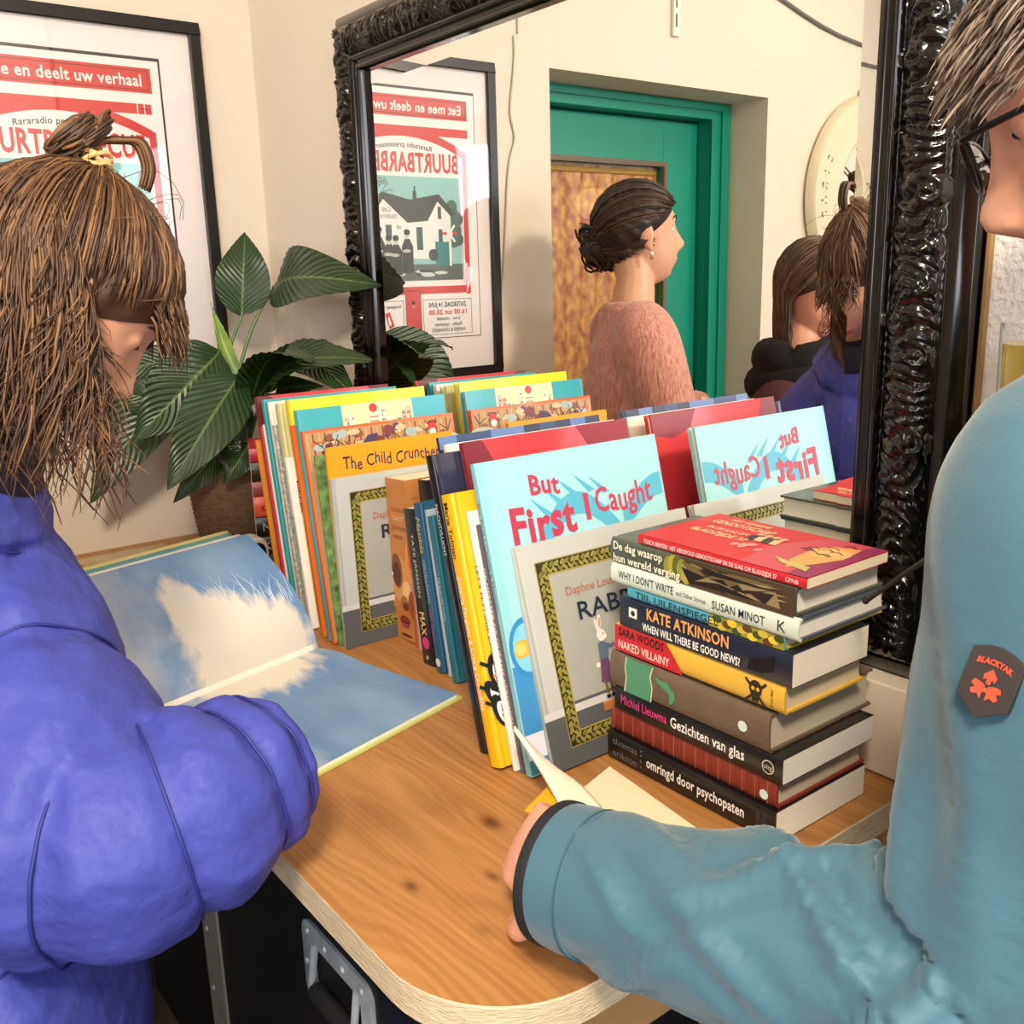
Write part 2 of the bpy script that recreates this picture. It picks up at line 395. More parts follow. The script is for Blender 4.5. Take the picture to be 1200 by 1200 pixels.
for x in (.66, 1.36):
    for y in (-.5, -.08):
        for z in (.1, .88): mb = MB(); mb.ball((x-1, y+.25, z), .022, zinc, 8); mb.build('corner', fc, smooth=True)
for z in (.25, .42, .53): mb = MB(); mb.ball((.68-1, -.505+.25, z), (.005, .003, .005), zinc, 6); mb.build('rivet', fc, smooth=True)
for x in (.72, 1.3):
    for y in (-.44, -.14):
        mb = MB(); mb.tube([(x-1, y-.015+.25, .052), (x-1, y+.015+.25, .052)], .05, mat('rubber', '#151515', .7), 20); mb.box((x-.03-1, y-.03+.25, .09), (x+.03-1, y+.03+.25, .1), zinc); mb.build('caster', fc, smooth=True)
hd = MB()
def rrect(x0, z0, x1, z1, r, y, k=5):
    o = []
    for cx, cz, a0 in ((x1-r, z1-r, 0), (x0+r, z1-r, 90), (x0+r, z0+r, 180), (x1-r, z0+r, 270)):
        for i in range(k+1):
            a = math.radians(a0+90*i/k); o.append((cx+r*math.cos(a), y, cz+r*math.sin(a)))
    return o
hx0, hx1, hz0, hz1 = 1.06-1, 1.235-1, T-.345, T-.228
yy = -.5+.25
rings = [rrect(hx0, hz0, hx1, hz1, .02, yy+.001), rrect(hx0, hz0, hx1, hz1, .02, yy-.004), rrect(hx0+.004, hz0+.004, hx1-.004, hz1-.004, .018, yy-.006),
         rrect(hx0+.026, hz0+.026, hx1-.026, hz1-.026, .01, yy-.005), rrect(hx0+.030, hz0+.030, hx1-.030, hz1-.030, .009, yy+.012)]
hd.loft(rings, zinc, cap=True)
for i in range(4):
    for z in (hz0+.012, hz1-.012): hd.ball((hx0+.02+i*(hx1-hx0-.04)/3, yy-.006, z), (.005, .003, .005), zinc, 6)
for x in (hx0+.012, hx1-.012): hd.ball((x, yy-.006, (hz0+hz1)/2), (.005, .003, .005), zinc, 6)
ho = hd.build('handle_plate', fc, smooth=True)
mb = MB(); zc = (hz0+hz1)/2
mb.tube([(hx0+.035, yy-.004, zc+.035), (hx0+.035, yy-.012, zc-.02), (hx1-.035, yy-.012, zc-.02), (hx1-.035, yy-.004, zc+.035)], .005, zinc, 8)
mb.tube([(hx0+.045, yy-.012, zc-.02), (hx1-.045, yy-.012, zc-.02)], .011, mat('rubber', '#151515', .7), 10)
mb.build('handle', ho, smooth=True)

# ------------------------------------------------------------------ framed poster on the left wall
pf = tag(empty('framed_poster', (0, -.395, T+.66)), 'black framed red and white barbecue poster on the left wall', 'poster')
PY0, PY1, PZ0, PZ1 = -.672, -.118, T+.285, T+1.036     # outer frame
fw = .022; depth = .022
def pl(x, y, z): return (x, y+.395, z-T-.66)
mb = MB(); blk = mat('black_frame', '#101010', .35)
for a, b in (((.001, PY0, PZ0), (depth, PY1, PZ0+fw)), ((.001, PY0, PZ1-fw), (depth, PY1, PZ1)), ((.001, PY0, PZ0+fw), (depth, PY0+fw, PZ1-fw)), ((.001, PY1-fw, PZ0+fw), (depth, PY1, PZ1-fw))):
    mb.box(pl(*a), pl(*b), blk)
mb.build('frame', pf, bevel=.0015)
mb = MB(); mb.box(pl(.004, PY0+fw-.002, PZ0+fw-.002), pl(.0105, PY1-fw+.002, PZ1-fw+.002), mat('mat_board', '#efe6e4', .8)); mb.build('mat_board', pf)
mb = MB(); mb.box(pl(.0165, PY0+fw-.002, PZ0+fw-.002), pl(.0178, PY1-fw+.002, PZ1-fw+.002), pane); mb.build('pane', pf)
# print: u runs from the left (y=-.6) to the right, v up.  paper 0..W, 0..H
W_, H_ = .397, .565
mb = MB(); s = Sheet(mb, pl(.0108, -.605, T+.39), (0, 1, 0), (0, 0, 1), (1, 0, 0))
RED = '#cf3a38'; PAP = '#f1ece8'; TEAL = '#8fc4c4'; DK = '#26302f'
s.rect(-.006, -.006, W_+.012, H_+.014, '#2b2b2b', 0); s.rect(-.004, -.004, W_+.006, H_+.006, PAP, 1)
s.rect(.016, .507, .367, .046, RED, 2); s.box(.021, .512, .357, .036, .0012, DK, 3)
s.text('Eet mee en deelt uw verhaal', .034, .5195, .022, PAP, 4, w=.330, bold=.02)
# beam and arch
s.rect(.016, .468, .334, .019, RED, 2); s.rect(.352, .468, .012, .019, RED, 2); s.rect(.366, .468, .012, .019, RED, 2); s.line([(.358, .478), (.37, .478)], .002, DK, 4)
N = 24; arc = lambda t, h: .455 + h*math.sqrt(max(0, 1-(2*t-1)**2*.93))-.012
for i in range(N):
    t0, t1 = i/N, (i+1)/N; x0, x1 = .03+.346*t0, .03+.346*t1
    f = lambda t: .432+.045*(1-(2*t-1)**2)
    s.poly([(x0, f(t0)-.013), (x1, f(t1)-.013), (x1, f(t1)+.006), (x0, f(t0)+.006)], RED, 2)
s.rect(.022, .10, .014, .336, RED, 2); s.rect(.368, .10, .014, .336, RED, 2); s.line([(.041, .105), (.041, .42)], .001, DK, 3); s.line([(.364, .105), (.364, .42)], .001, DK, 3)
s.text('Rararadio presenteert', .202, .440, .0125, DK, 3, w=.160, align='c', bold=.01, arc=.008)
s.text('BUURTBARBECUE', .203, .386, .044, RED, 3, w=.312, align='c', bold=.03)
# photograph of the house
px0, py0, pw, ph = .044, .135, .318, .240
s.rect(px0, py0, pw, ph, TEAL, 3)
Q = lambda a, b: (px0+pw*a, py0+ph*b)
rp = random.Random(3)
def branch(a, b, ang, L, w, dpt, col='#59635e'):
    x, y = a+L*math.cos(ang)*.75, b+L*math.sin(ang)
    if x > .995 or x < .005 or y > .99: return
    s.line([Q(a, b), Q(x, y)], w, col, 4)
    if dpt:
        for da in (-.45, .1, .5): branch(x, y, ang+da+rp.uniform(-.15, .15), L*.66, w*.6, dpt-1, col)
branch(.86, .35, 1.6, .28, .008, 4); branch(.93, .4, 1.3, .2, .004, 3)
for i in range(14): s.disc(*Q(.03+.08*rp.random(), .38+.36*rp.random()), .016, '#4c6663', 4, k=9)
s.rect(*Q(0, 0), pw, ph*.16, '#56605c', 5)
for i in range(16): s.disc(*Q(.03+.94*rp.random(), .03+.1*rp.random()), .02, '#cfd6d0' if i % 2 else '#39423f', 6, ry=.004, k=10)
WHT = '#e9ece6'
s.poly([Q(.1, .2), Q(.1, .68), Q(.22, .80), Q(.33, .60), Q(.50, .58), Q(.50, .22)], WHT, 5)                       # right wing
s.poly([Q(.49, .22), Q(.49, .60), Q(.68, .80), Q(.82, .58), Q(.82, .2)], WHT, 6)                                   # gable
s.poly([Q(.06, .66), Q(.20, .84), Q(.46, .78), Q(.70, .85), Q(.86, .58), Q(.83, .55), Q(.69, .78), Q(.49, .56), Q(.31, .58), Q(.215, .77), Q(.09, .62)], '#343a3a', 7)
s.rect(*Q(.40, .77), .010, .022, '#343a3a', 8); s.rect(*Q(.408, .86), .004, .012, '#343a3a', 8)
for a, b, w_, h_ in ((.185, .6, .03, .12), (.18, .34, .035, .16), (.36, .30, .055, .22), (.63, .42, .05, .12)): s.rect(*Q(a, b), pw*w_, ph*h_, '#2d5558', 8)
s.rect(*Q(.12, .14), pw*.13, ph*.24, '#2f7f86', 9); s.disc(*Q(.27, .25), .014, '#31403c', 9)
s.text('Café', *Q(.63, .665), .010, DK, 9, shear=.2); s.text('TELEFOON', *Q(.575, .60), .009, DK, 9, w=.062); s.text('68', *Q(.55, .50), .009, DK, 9)
for x, y, h_ in ((.50, .08, .42), (.60, .06, .38), (.66, .08, .36), (.74, .05, .48), (.88, .08, .34)):                       # people at the door
    s.poly([Q(x-.045, y), Q(x-.05, y+h_*.6), Q(x-.02, y+h_*.78), Q(x+.02, y+h_*.78), Q(x+.05, y+h_*.6), Q(x+.045, y)], '#232827', 10)
    s.disc(*Q(x, y+h_*.88), .0085, '#cfd2cb', 11, ry=.011); s.disc(*Q(x, y+h_*.93), .0085, '#1d2120', 12, ry=.007); s.disc(*Q(x+.01, y+h_*.5), .012, '#b9beb7', 11, ry=.004)
s.rect(*Q(.855, .02), pw*.13, ph*.3, '#2b312f', 9)
for a in (0, PI/4, PI/2, 3*PI/4):                                                                                    # railway cross
    cx, cy = Q(.115, .46); s.line([(cx-.022*math.cos(a), cy-.028*math.sin(a)), (cx+.022*math.cos(a), cy+.028*math.sin(a))], .006, WHT if a else RED, 11)
s.disc(*Q(.115, .46), .009, WHT, 12); s.line([Q(.115, .42), Q(.115, .14)], .006, WHT, 11)
s.rect(.022, .103, .36, .018, RED, 2)
s.rect(.172, -.002, .044, .113, RED, 4); s.box(.172, -.002, .044, .113, .001, DK, 5)
for v in (.083, .02): s.disc(.194, v, .0045, DK, 6); s.disc(.194, v-.009, .0035, '#c98e88', 6)
s.box(.022, .003, .145, .086, .001, DK, 4); s.box(.222, .003, .152, .086, .001, DK, 4)
s.text('ZATERDAG 14 JUNI', .094, .070, .0125, '#27595e', 5, w=.112, align='c', bold=.01); s.text('16.00 tot 20.00', .094, .052, .0125, RED, 5, w=.112, align='c', bold=.01)
s.text('Live - muziek', .094, .038, .0095, '#27595e', 5, align='c', w=.07); s.text('Radio - opnames', .094, .024, .0095, '#27595e', 5, align='c', w=.08); s.text('HAPJES & DRANKJES', .094, .010, .009, '#27595e', 5, align='c', w=.1)
s.text('Hoogeweg 177', .230, .072, .008, DK, 5, w=.055)
for i, (a, b) in enumerate(((.25, .03), (.275, .035), (.30, .028))):
    s.poly([(a, b), (a+.012, b+.034), (a+.024, b+.03), (a+.014, b-.006)], RED, 5); s.poly([(a+.008, b+.004), (a+.014, b+.024), (a+.018, b+.02), (a+.014, b)], PAP, 6)
s.text('RARARADIO', .322, .008, .011, DK, 6, w=.05, align='c', bold=.02)
mb.build('poster_print', pf, fix=False)

# white cable beside the poster, cable slots higher up
mb = MB(); mb.tube([(.004, -.735, T+1.35), (.004, -.745, T+1.152), (.004, -.747, T+1.055), (.004, -.730, T+.934), (.004, -.742, T+.87), (.004, -.719, T+.791), (.006, -.698, T+.581), (.004, -.676, T+.387), (.004, -.67, T+.02), (.004, -.68, .3)], .0032, mat('white_cable', '#d8d2c6', .5), 6, sub=4)
tag(mb.build('cable', smooth=True), 'thin white cable hanging on the wall beside the poster frame', 'cable')
rl = tag(empty('mounting_rail', (.004, -1.323, T+1.3)), 'short white slotted rail hanging high on the wall above the green door', 'rail')
mb = MB(); mb.box((-.003, -.014, -.128), (.008, .014, .2), mat('rail_white', '#e8e2d6', .5)); mb.build('rail', rl, bevel=.002)
for z in (-.105, -.055, .0, .06): mb = MB(); mb.box((.0081, .000, z), (.0088, .006, z+.035), ink('#4a4640')); mb.build('slot', rl)
mb = MB(); mb.tube([(.008, -1.75, T+1.34), (.008, -2.1, T+1.262), (.008, -2.6, T+1.235), (.008, -3.2, T+1.26)], .006, mat('grey_cable', '#6d6a64', .5), 6, sub=4)
tag(mb.build('cable', smooth=True), 'dark grey cable running along the wall above the clock', 'cable')

# ------------------------------------------------------------------ wall clock (seen in the mirror)
ck = tag(empty('wall_clock', (.0, -2.275, T+.76)), 'round cream wall clock with roman numerals beside the green door', 'clock')
cream = mat('cream_paint', '#e2d6ba', .5, noise=.06, nscale=40)
def lathe_x(prof, mt, k=56):
    mb = MB(); rings = [[(x, r*math.cos(2*PI*j/k), r*math.sin(2*PI*j/k)) for j in range(k)] for r, x in prof]; mb.loft(rings, mt); return mb
lathe_x([(.318, .001), (.333, .01), (.335, .03), (.325, .045), (.29, .052), (.255, .050), (.235, .058), (.222, .064), (.212, .06), (.208, .045), (.208, .03)], cream).build('case', ck, smooth=True)
mb = MB(); mb.box((.005, -.055, .31), (.035, .055, .352), cream); mb.tube([(.005, 0, .35), (.035, 0, .35)], .036, cream, 20); mb.build('hanger', ck, bevel=.004)
mb = MB(); mb.ball((.036, 0, .362), (.004, .009, .009), ink('#2a241c'), 8); mb.build('hanger_hole', ck)
fm = lathe_x([(.208, .024), (.209, .032)], mat('dial', '#efe9d8', .6)); 
s = Sheet(fm, (.0322, 0, 0), (0, 1, 0), (0, 0, 1), (1, 0, 0))
for i, nme in enumerate(('XII', 'I', 'II', 'III', 'IV', 'V', 'VI', 'VII', 'VIII', 'IX', 'X', 'XI')):
    a = PI/2 - i*PI/6; cx, cy = .165*math.cos(a), .165*math.sin(a)
    rot = a-PI/2; s.text(nme, cx-.018*math.cos(a), cy-.018*math.sin(a), .04, '#3b352c', 2, align='c', rot=rot, bold=.01)
for i in range(60):
    a = i*PI/30; s.line([(.2*math.cos(a), .2*math.sin(a)), (.194*math.cos(a), .194*math.sin(a))], .003, '#3b352c', 2)
fm.build('dial', ck)
mb = MB(); s = Sheet(mb, (.034, 0, 0), (0, 1, 0), (0, 0, 1), (1, 0, 0))
s.line([(0, 0), (-.06, .07)], .009, '#1d1a16', 6); s.line([(0, 0), (.03, -.14)], .006, '#1d1a16', 7); s.disc(0, 0, .012, '#1d1a16', 8); mb.build('hand', ck)
mb = MB(); s = Sheet(mb, (.0505, 0, 0), (0, 1, 0), (0, 0, 1), (1, 0, 0))
for t, a0 in (('CAFE', 168), ('PARIS', -12)):
    for i, ch in enumerate(t):
        a = math.radians(a0+i*9) ; s.text(ch, .272*math.cos(a), .272*math.sin(a), .03, '#4a4336', 6, align='c', rot=a-PI/2 if a0 < 0 else a+PI/2)
mb.build('lettering', ck, fix=False)
lathe_x([(.209, .046), (.001, .049)], pane).build('clock_glass', ck, smooth=True)

# pendant lamp farther into the room (its glow shows in the door glass)
pd = tag(empty('pendant_lamp', (1.15, -2.45, 0)), 'warm glowing globe lamp hanging in the room, mirrored in the door glass', 'lamp')
mb = MB(); mb.ball((0, 0, 1.86), .075, mat('lamp_globe', '#ffdf9c', .4, emit=3.0), 16); mb.build('lamp_shade', pd, smooth=True)
mb = MB(); mb.tube([(0, 0, 1.93), (0, 0, 2.698)], .004, ink('#222222'), 6); mb.lathe([(.03, 1.925), (.03, 1.95), (.012, 1.985)], ink('#222222')); mb.build('cord', pd, smooth=True)

# ------------------------------------------------------------------ mirror with carved frame
mr = tag(empty('wall_mirror', (1.0, 0, T+.545)), 'large mirror in an ornate glossy black carved frame on the wall behind the books', 'mirror')
MX0, MX1, MZ0, MZ1, FW = .405, 1.592, T+.108, T+.977, .100
gl = bpy.data.materials.new('mirror_silver'); gl.use_nodes = True; b = gl.node_tree.nodes['Principled BSDF']
b.inputs['Metallic'].default_value = 1; b.inputs['Roughness'].default_value = .0; b.inputs['Base Color'].default_value = (.95, .95, .93, 1)
gx0, gx1, gz0, gz1 = MX0+FW-.006, MX1-FW+.006, MZ0+FW-.006, MZ1-FW+.006; bw = .032
GY = -.027
def ml(x, y, z): return (x-1.0, y, z-T-.545)
mb = MB(); n = mb.add([ml(gx0+bw, GY, gz0+bw), ml(gx1-bw, GY, gz0+bw), ml(gx1-bw, GY, gz1-bw), ml(gx0+bw, GY, gz1-bw)]); mb.face((n, n+1, n+2, n+3), gl); mb.build('mirror_glass', mr, fix=False)
mb = MB(); t_ = math.tan(math.radians(1.6))*bw
inn = [ml(gx0+bw, GY, gz0+bw), ml(gx1-bw, GY, gz0+bw), ml(gx1-bw, GY, gz1-bw), ml(gx0+bw, GY, gz1-bw)]; ou = [ml(gx0, GY+t_, gz0), ml(gx1, GY+t_, gz0), ml(gx1, GY+t_, gz1), ml(gx0, GY+t_, gz1)]
n = mb.add(inn+ou)
for i in range(4): j = (i+1) % 4; mb.face((n+4+i, n+4+j, n+j, n+i), gl)
mb.build('bevel', mr, fix=False)
mb = MB(); mb.box(ml(MX0+.01, -.008, MZ0+.01), ml(MX1-.01, -.003, MZ1-.01), mat('backing', '#4a3c2e', .8)); mb.build('backing_board', mr)
gloss = mat('black_gloss', '#090605', .15, coat=.25, spec=.45)
def prof(w):
    if w < .008: return .040
    if w < .011: return .040-(w-.008)/.003*.006
    if w < .018: return .034+(w-.011)/.007*.010
    if w < .022: return .044
    if w < .024: return .044-(w-.022)/.002*.010
    if w < .078: return .034+.010*math.sin(PI*(w-.024)/.054)
    if w < .081: return .030
    return .030-.012*((w-.081)/(FW-.081))**1.5
def carve(sv, w, seed):
    if w < .024 or w > .078: return 0
    v = (w-.051)/.027; u = sv/.118+seed
    fr = u-math.floor(u)
    env = max(0, 1-v*v)**.5
    sgn = 1 if int(math.floor(u)) % 2 else -1
    ph = sv/.0135 + 1.1*v*v*sgn + .7*math.sin(2*PI*u+v*1.7)
    ridge = abs(math.sin(PI*ph))**.6
    h = .0065*env*ridge
    for cu, cv, R in ((.22, .45, .015), (.50, -.45, .017), (.78, .4, .013), (.05, -.5, .011)):
        dx = (fr-cu)*.118; dy = (v-cv*sgn)*.027; r = math.hypot(dx, dy)
        if r < R:
            th_ = math.atan2(dy, dx); h = max(h, .010*math.sqrt(1-(r/R)**2)*(.72+.28*math.sin(r/R*9+th_)))
    gd = abs(fr-.5*(1+.25*v*v)+.5*0)
    if fr < .03+.02*v*v: h *= .25
    return h + .0006*math.sin(sv*700+v*9)*env
def rail(p0, p1, inward, seed):
    """outer edge from p0 to p1, inward = unit vector to the opening"""
    mb = MB(); p0, p1, q = V(p0), V(p1), V(inward); L = (p1-p0).length; d_ = (p1-p0).normalized()
    ni = int(L/.003); rows = []
    ws = [FW, FW-.002, FW-.006, FW-.01, FW-.015, .081, .079]+[.078-.054*i/26 for i in range(27)]+[.0235, .022, .020, .018, .0145, .011, .008, .004, 0]
    for i in range(ni+1):
        row = []
        for w_ in ws:
            a = FW-w_; sv = a+(L-2*a)*i/ni
            h = prof(w_)+carve(sv, w_, seed)
            p = p0+d_*sv+q*a
            row.append((p.x, -h, p.z))
        a0 = row[0]; a1 = row[-1]
        rows.append([(a0[0], -.002, a0[2])]+row+[(a1[0], -.012, a1[2])])
    mb.grid(rows, gloss)
    return mb
cs = [ml(MX0, 0, MZ0), ml(MX1, 0, MZ0), ml(MX1, 0, MZ1), ml(MX0, 0, MZ1)]
fr_ = MB()
for i, inw in enumerate(((0, 0, 1), (-1, 0, 0), (0, 0, -1), (1, 0, 0))):
    m_ = rail(cs[i], cs[(i+1) % 4], inw, i*.37); n = fr_.add(m_.v)
    for f in m_.f: fr_.face([n+k for k in f], gloss)
o = fr_.build('carved_frame', mr, smooth='all', fix=True)

# shelf on the side wall with a drinking glass
sh = MB(); sh.box((1.66, -.16, T+.352), (2.2, -.001, T+.372), mat('shelf_wood', '#b58a5a', .5, noise=.2, nscale=12, stretch=(.3, 3, 3))); tag(sh.build('wall_shelf', bevel=.002), 'small wooden shelf on the white rough wall behind the person in teal', 'shelf')
gt = tag(empty('drinking_glass', (1.694, -.075, T+.3725)), 'straight drinking glass with pale yellow drink beside the mirror', 'glass')
tum = bpy.data.materials.new('tumbler'); tum.use_nodes = True; b = tum.node_tree.nodes['Principled BSDF']; b.inputs['Transmission Weight'].default_value = 1; b.inputs['Roughness'].default_value = .02; b.inputs['IOR'].default_value = 1.3; b.inputs['Base Color'].default_value = (.95, .97, .95, 1)
mb = MB(); rg_ = [[(r_*math.cos(j*PI/20), r_*math.sin(j*PI/20), z_) for j in range(40)] for r_, z_ in ((.034, .0005), (.040, .002), (.042, .108), (.0408, .109), (.0400, .104))]; mb.loft(rg_, pane, cap=False); mb.lathe([(.001, .0005), (.034, .0006), (.039, .006), (.001, .006)], mat('glass_base', '#d5dcd6', .1, trans=.6), k=40); mb.build('tumbler', gt, smooth=True)
mb = MB(); mb.lathe([(.001, .0065), (.036, .0075), (.0392, .092), (.001, .092)], mat('drink', '#e6d268', .2, trans=.3), k=40); mb.build('drink', gt, smooth=True)

# ------------------------------------------------------------------ books
def paper(c='#f4ecda'):
    key = ('paper', c)
    if key in _m: return _m[key]
    m = bpy.data.materials.new('page_edges'); m.use_nodes = True; nt = m.node_tree; b = nt.nodes['Principled BSDF']
    tc = nt.nodes.new('ShaderNodeTexCoord'); mp = nt.nodes.new('ShaderNodeMapping'); mp.inputs['Scale'].default_value = (1600, 3, 3)
    nz = nt.nodes.new('ShaderNodeTexNoise'); nz.inputs['Scale'].default_value = 1; nz.inputs['Detail'].default_value = 2
    rp = nt.nodes.new('ShaderNodeValToRGB'); c_ = lin(c); rp.color_ramp.elements[0].color = (*[x*.86 for x in c_], 1); rp.color_ramp.elements[1].color = (*c_, 1)
    rp.color_ramp.elements[0].position = .25; rp.color_ramp.elements[1].position = .6
    nt.links.new(tc.outputs['Object'], mp.inputs[0]); nt.links.new(mp.outputs[0], nz.inputs['Vector']); nt.links.new(nz.outputs['Fac'], rp.inputs[0]); nt.links.new(rp.outputs[0], b.inputs['Base Color'])
    b.inputs['Roughness'].default_value = .8
    _m[key] = m; return m
def cov(c, rough=.38, **k): return mat('cover', c, rough, coat=k.pop('coat', .25), **k)
def book(label, h, w, t, cover, spine=None, hard=True, pages='#f4ecda', front=None, spn=None, back=None, cat='book', group=None, name='book'):
    """local: front cover faces +x at x=0, spine at y=0 faces -y, stands on z=0"""
    o = tag(empty(name), label, cat, group)
    cm = cov(cover) if isinstance(cover, str) else cover
    sm = cm if spine is None else (cov(spine) if isinstance(spine, str) else spine)
    mb = MB()
    if hard:
        b = min(.0026, t*.3); bul = min(.004, t*.16)
        ol = [(-t, w), (-t, .012), (-t+.0012, .0085), (-t, .0055)]
        for i in range(7):
            a = PI*i/6; ol.append((-t/2-math.cos(a)*t/2, .0035-bul*math.sin(a)))
        ol += [(0, .0055), (-.0012, .0085), (0, .012), (0, w)]
        il = [(-t+b, w), (-t+b, .012), (-t+b, .0085), (-t+b, .0065)]
        for i in range(7):
            a = PI*i/6; il.append((-t/2-math.cos(a)*(t/2-b), .0045-bul*.5*math.sin(a)))
        il += [(-b, .0065), (-b, .0085), (-b, .012), (-b, w)]
        ins = .003
    else:
        b = .0007; ol = [(-t, w), (-t, .004), (-t+.0006, .0008), (-t+.0016, 0), (-.0016, 0), (-.0006, .0008), (0, .004), (0, w)]
        il = [(-t+b, w), (-t+b, .004), (-t+b, .002), (-t+.002, .001), (-.002, .001), (-b, .002), (-b, .004), (-b, w)]; ins = 0
    k = len(ol)
    n = mb.add([(x, y, 0) for x, y in ol]+[(x, y, h) for x, y in ol]+[(x, y, 0) for x, y in il]+[(x, y, h) for x, y in il])
    for i in range(k-1):
        ym_ = (ol[i][1]+ol[i+1][1])/2
        mt = sm if ym_ < (.006 if hard else .003) else cm
        mb.face((n+i, n+i+1, n+k+i+1, n+k+i), mt)
        mb.face((n+2*k+i, n+3*k+i, n+3*k+i+1, n+2*k+i+1), cm)
        mb.face((n+i, n+2*k+i, n+2*k+i+1, n+i+1), mt); mb.face((n+k+i, n+k+i+1, n+3*k+i+1, n+3*k+i), mt)
    for i in (0, k-1): mb.face((n+i, n+k+i, n+3*k+i, n+2*k+i), cm)
    mb.build('cover', o, smooth=True)
    pg = MB(); p = paper(pages)
    yb = .0062 if hard else .0012
    rows = []
    wf = w-ins*1.2 if hard else w-.0006
    for z in (ins, h-ins if hard else h-.0005):
        rows.append([(-t+b, yb, z), (-b, yb, z), (-b, wf, z)] + [(-b+(-t+2*b)*q, wf-(t*.06 if hard else 0)*math.sin(PI*q), z) for q in (.25, .5, .75)] + [(-t+b, wf, z)])
    pg.loft([rows[0], rows[1]], p)
    pg.build('page_block', o)
    if front or back:
        mb = MB()
        if front: front(Sheet(mb, (0, 0, 0), (0, 1, 0), (0, 0, 1), (1, 0, 0)), w, h)
        mb.build('cover_print', o, fix=False)
    if spn:
        mb = MB(); spn(Sheet(mb, (-t/2, -(min(.004, t*.16)-.0035) if hard else 0, h), (0, 0, -1), (1, 0, 0), (0, -1, 0)), h, t)
        mb.build('spine_print', o, fix=False)
    o['_t'] = t
    return o
def stand(o, x, y, lean, yaw=0):
    """front-bottom edge at x; top leans towards -x by lean degrees"""
    t = o['_t']; del o['_t']; a = math.radians(lean)
    o.rotation_euler = Euler((0, -a, math.radians(yaw)), 'XYZ')
    o.location = (x, y, T+.0004+t*math.sin(a))
    return o
def lie(o, x1, y, z, yaw=0):
    """spine faces -y, front cover up, bottom of the book at x1; z = underside"""
    t = o['_t']; del o['_t']
    R = Matrix(((0, 0, -1), (0, 1, 0), (1, 0, 0))).to_4x4()   # columns: x->z, y->y, z->-x
    M_ = Matrix.Translation((x1, y, z+t)) @ Matrix.Rotation(math.radians(yaw), 4, 'Z') @ R
    o.matrix_world = M_
    return o
def vtext(txt, c, h=None, w=None, a=.5, align='c', v=0, **k):
    return lambda s, L, t: s.text(txt, L*a, -(h or t*.5)/2+v, h or t*.5, c, 2, align=align, w=w, **k)

GR, GN = 'picture books standing in the back row', 'books standing in the front row'
def tall(label, x, y, h, w, t, lean, cover, spine=None, hard=True, **k):
    return stand(book(label, h, w, t, cover, spine, hard, **k), x, y, lean)

# --- back row, far to near
tall('thin orange spined book farthest at the left end of the back row', .622, -.305, .285, .19, .006, 10, '#e08a1e', hard=False, group=GR, spn=vtext('KINDERBOEK', '#3a2a14', .003))
def redtop(s, w, h):
    s.poly([(.0, 0), (0, h), (.02, h), (.065, h*.93), (.07, 0)], '#6a1c2c', 0); s.poly([(w*.83, h), (w*.90, h*.93), (w, h*.9), (w, h)], '#7c2231', 0)
tall('dark red and bright red picture book tallest at the far back of the back row', .641, -.302, .355, .243, .016, 9.6, '#d8313f', '#6e1f30', front=redtop, group=GR)
tall('thin red stapled book beside the white one in the back row', .650, -.306, .310, .21, .006, 9.6, '#c9283a', hard=False, group=GR)
tall('thin white spined book between red and teal spines in the back row', .658, -.304, .314, .21, .006, 9.6, '#e9e4dc', hard=False, group=GR, spn=vtext('de wereld van de dieren', '#555555', .003))
tall('tall teal picture book behind the cream ones in the back row', .671, -.306, .354, .245, .010, 9.6, '#2f9aa0', group=GR)
tall('tall white spined picture book right of the teal one in the back row', .683, -.302, .351, .235, .010, 9.6, '#ece6d8', hard=True, group=GR)
tall('shorter grey patterned book between white and olive spines in the back row', .694, -.304, .316, .21, .009, 9.6, mat('grey_pattern', '#cfcac0', .5, col2='#6f7274', nscale=180), group=GR)
tall('thick pale olive picture book behind the yellow one in the back row', .716, -.300, .350, .235, .018, 9.6, '#c9c58e', group=GR)
tall('short white book with small spine lettering in the back row', .732, -.306, .270, .20, .012, 9.6, '#eeeae4', hard=False, group=GR, spn=vtext('het grote voorleesboek van de zee', '#333333', .0045))
def kik(s, L, t): s.text('KIKKER', L*.34, -t*.3, t*.6, '#151515', 2, w=.05, bold=.03)
def yel(s, w, h): s.rect(w-.004, h*.0, .004, h, '#e3c71b', 0)
tall('tall bright yellow picture book standing high in the back row', .763, -.304, .360, .242, .016, 9.6, '#efd822', '#e6cd1e', spn=kik, group=GR)
tall('orange spined book between yellow and teal in the back row', .776, -.309, .325, .20, .009, 9.6, '#d9651f', hard=False, group=GR, spn=vtext('VOS EN HAAS', '#5a2410', .0045))
def city(s, w, h):
    r = random.Random(5); y0 = h-.075
    s.rect(.075, y0, .125, .075, '#e6e0a8', 0)
    for i in range(13):
        x = .078+i*.0092; hh = .03+.04*r.random()
        s.rect(x, y0, .0078, hh, r.choice(['#7fb9b4', '#4f9aa0', '#eae7d8', '#c7dcd0', '#9ec7bb', '#d8b0a0']), 1)
        for j in range(int(hh/.007)):
            for q in range(2): s.rect(x+.001+q*.0033, y0+.002+j*.007, .0022, .004, r.choice(['#2f6d78', '#e9e3c0', '#b33a4a', '#35505c']), 2)
    s.rect(.118, y0+.012, .022, .048, '#e7d9c0', 3); s.disc(.129, y0+.066, .007, '#c8343a', 3)
    for j in range(6): s.rect(.121, y0+.016+j*.007, .016, .0025, '#b9805c', 4)
tall('teal picture book with a drawn city skyline across its top in the back row', .798, -.310, .349, .262, .012, 9.7, '#35a3b0', front=city, group=GR)
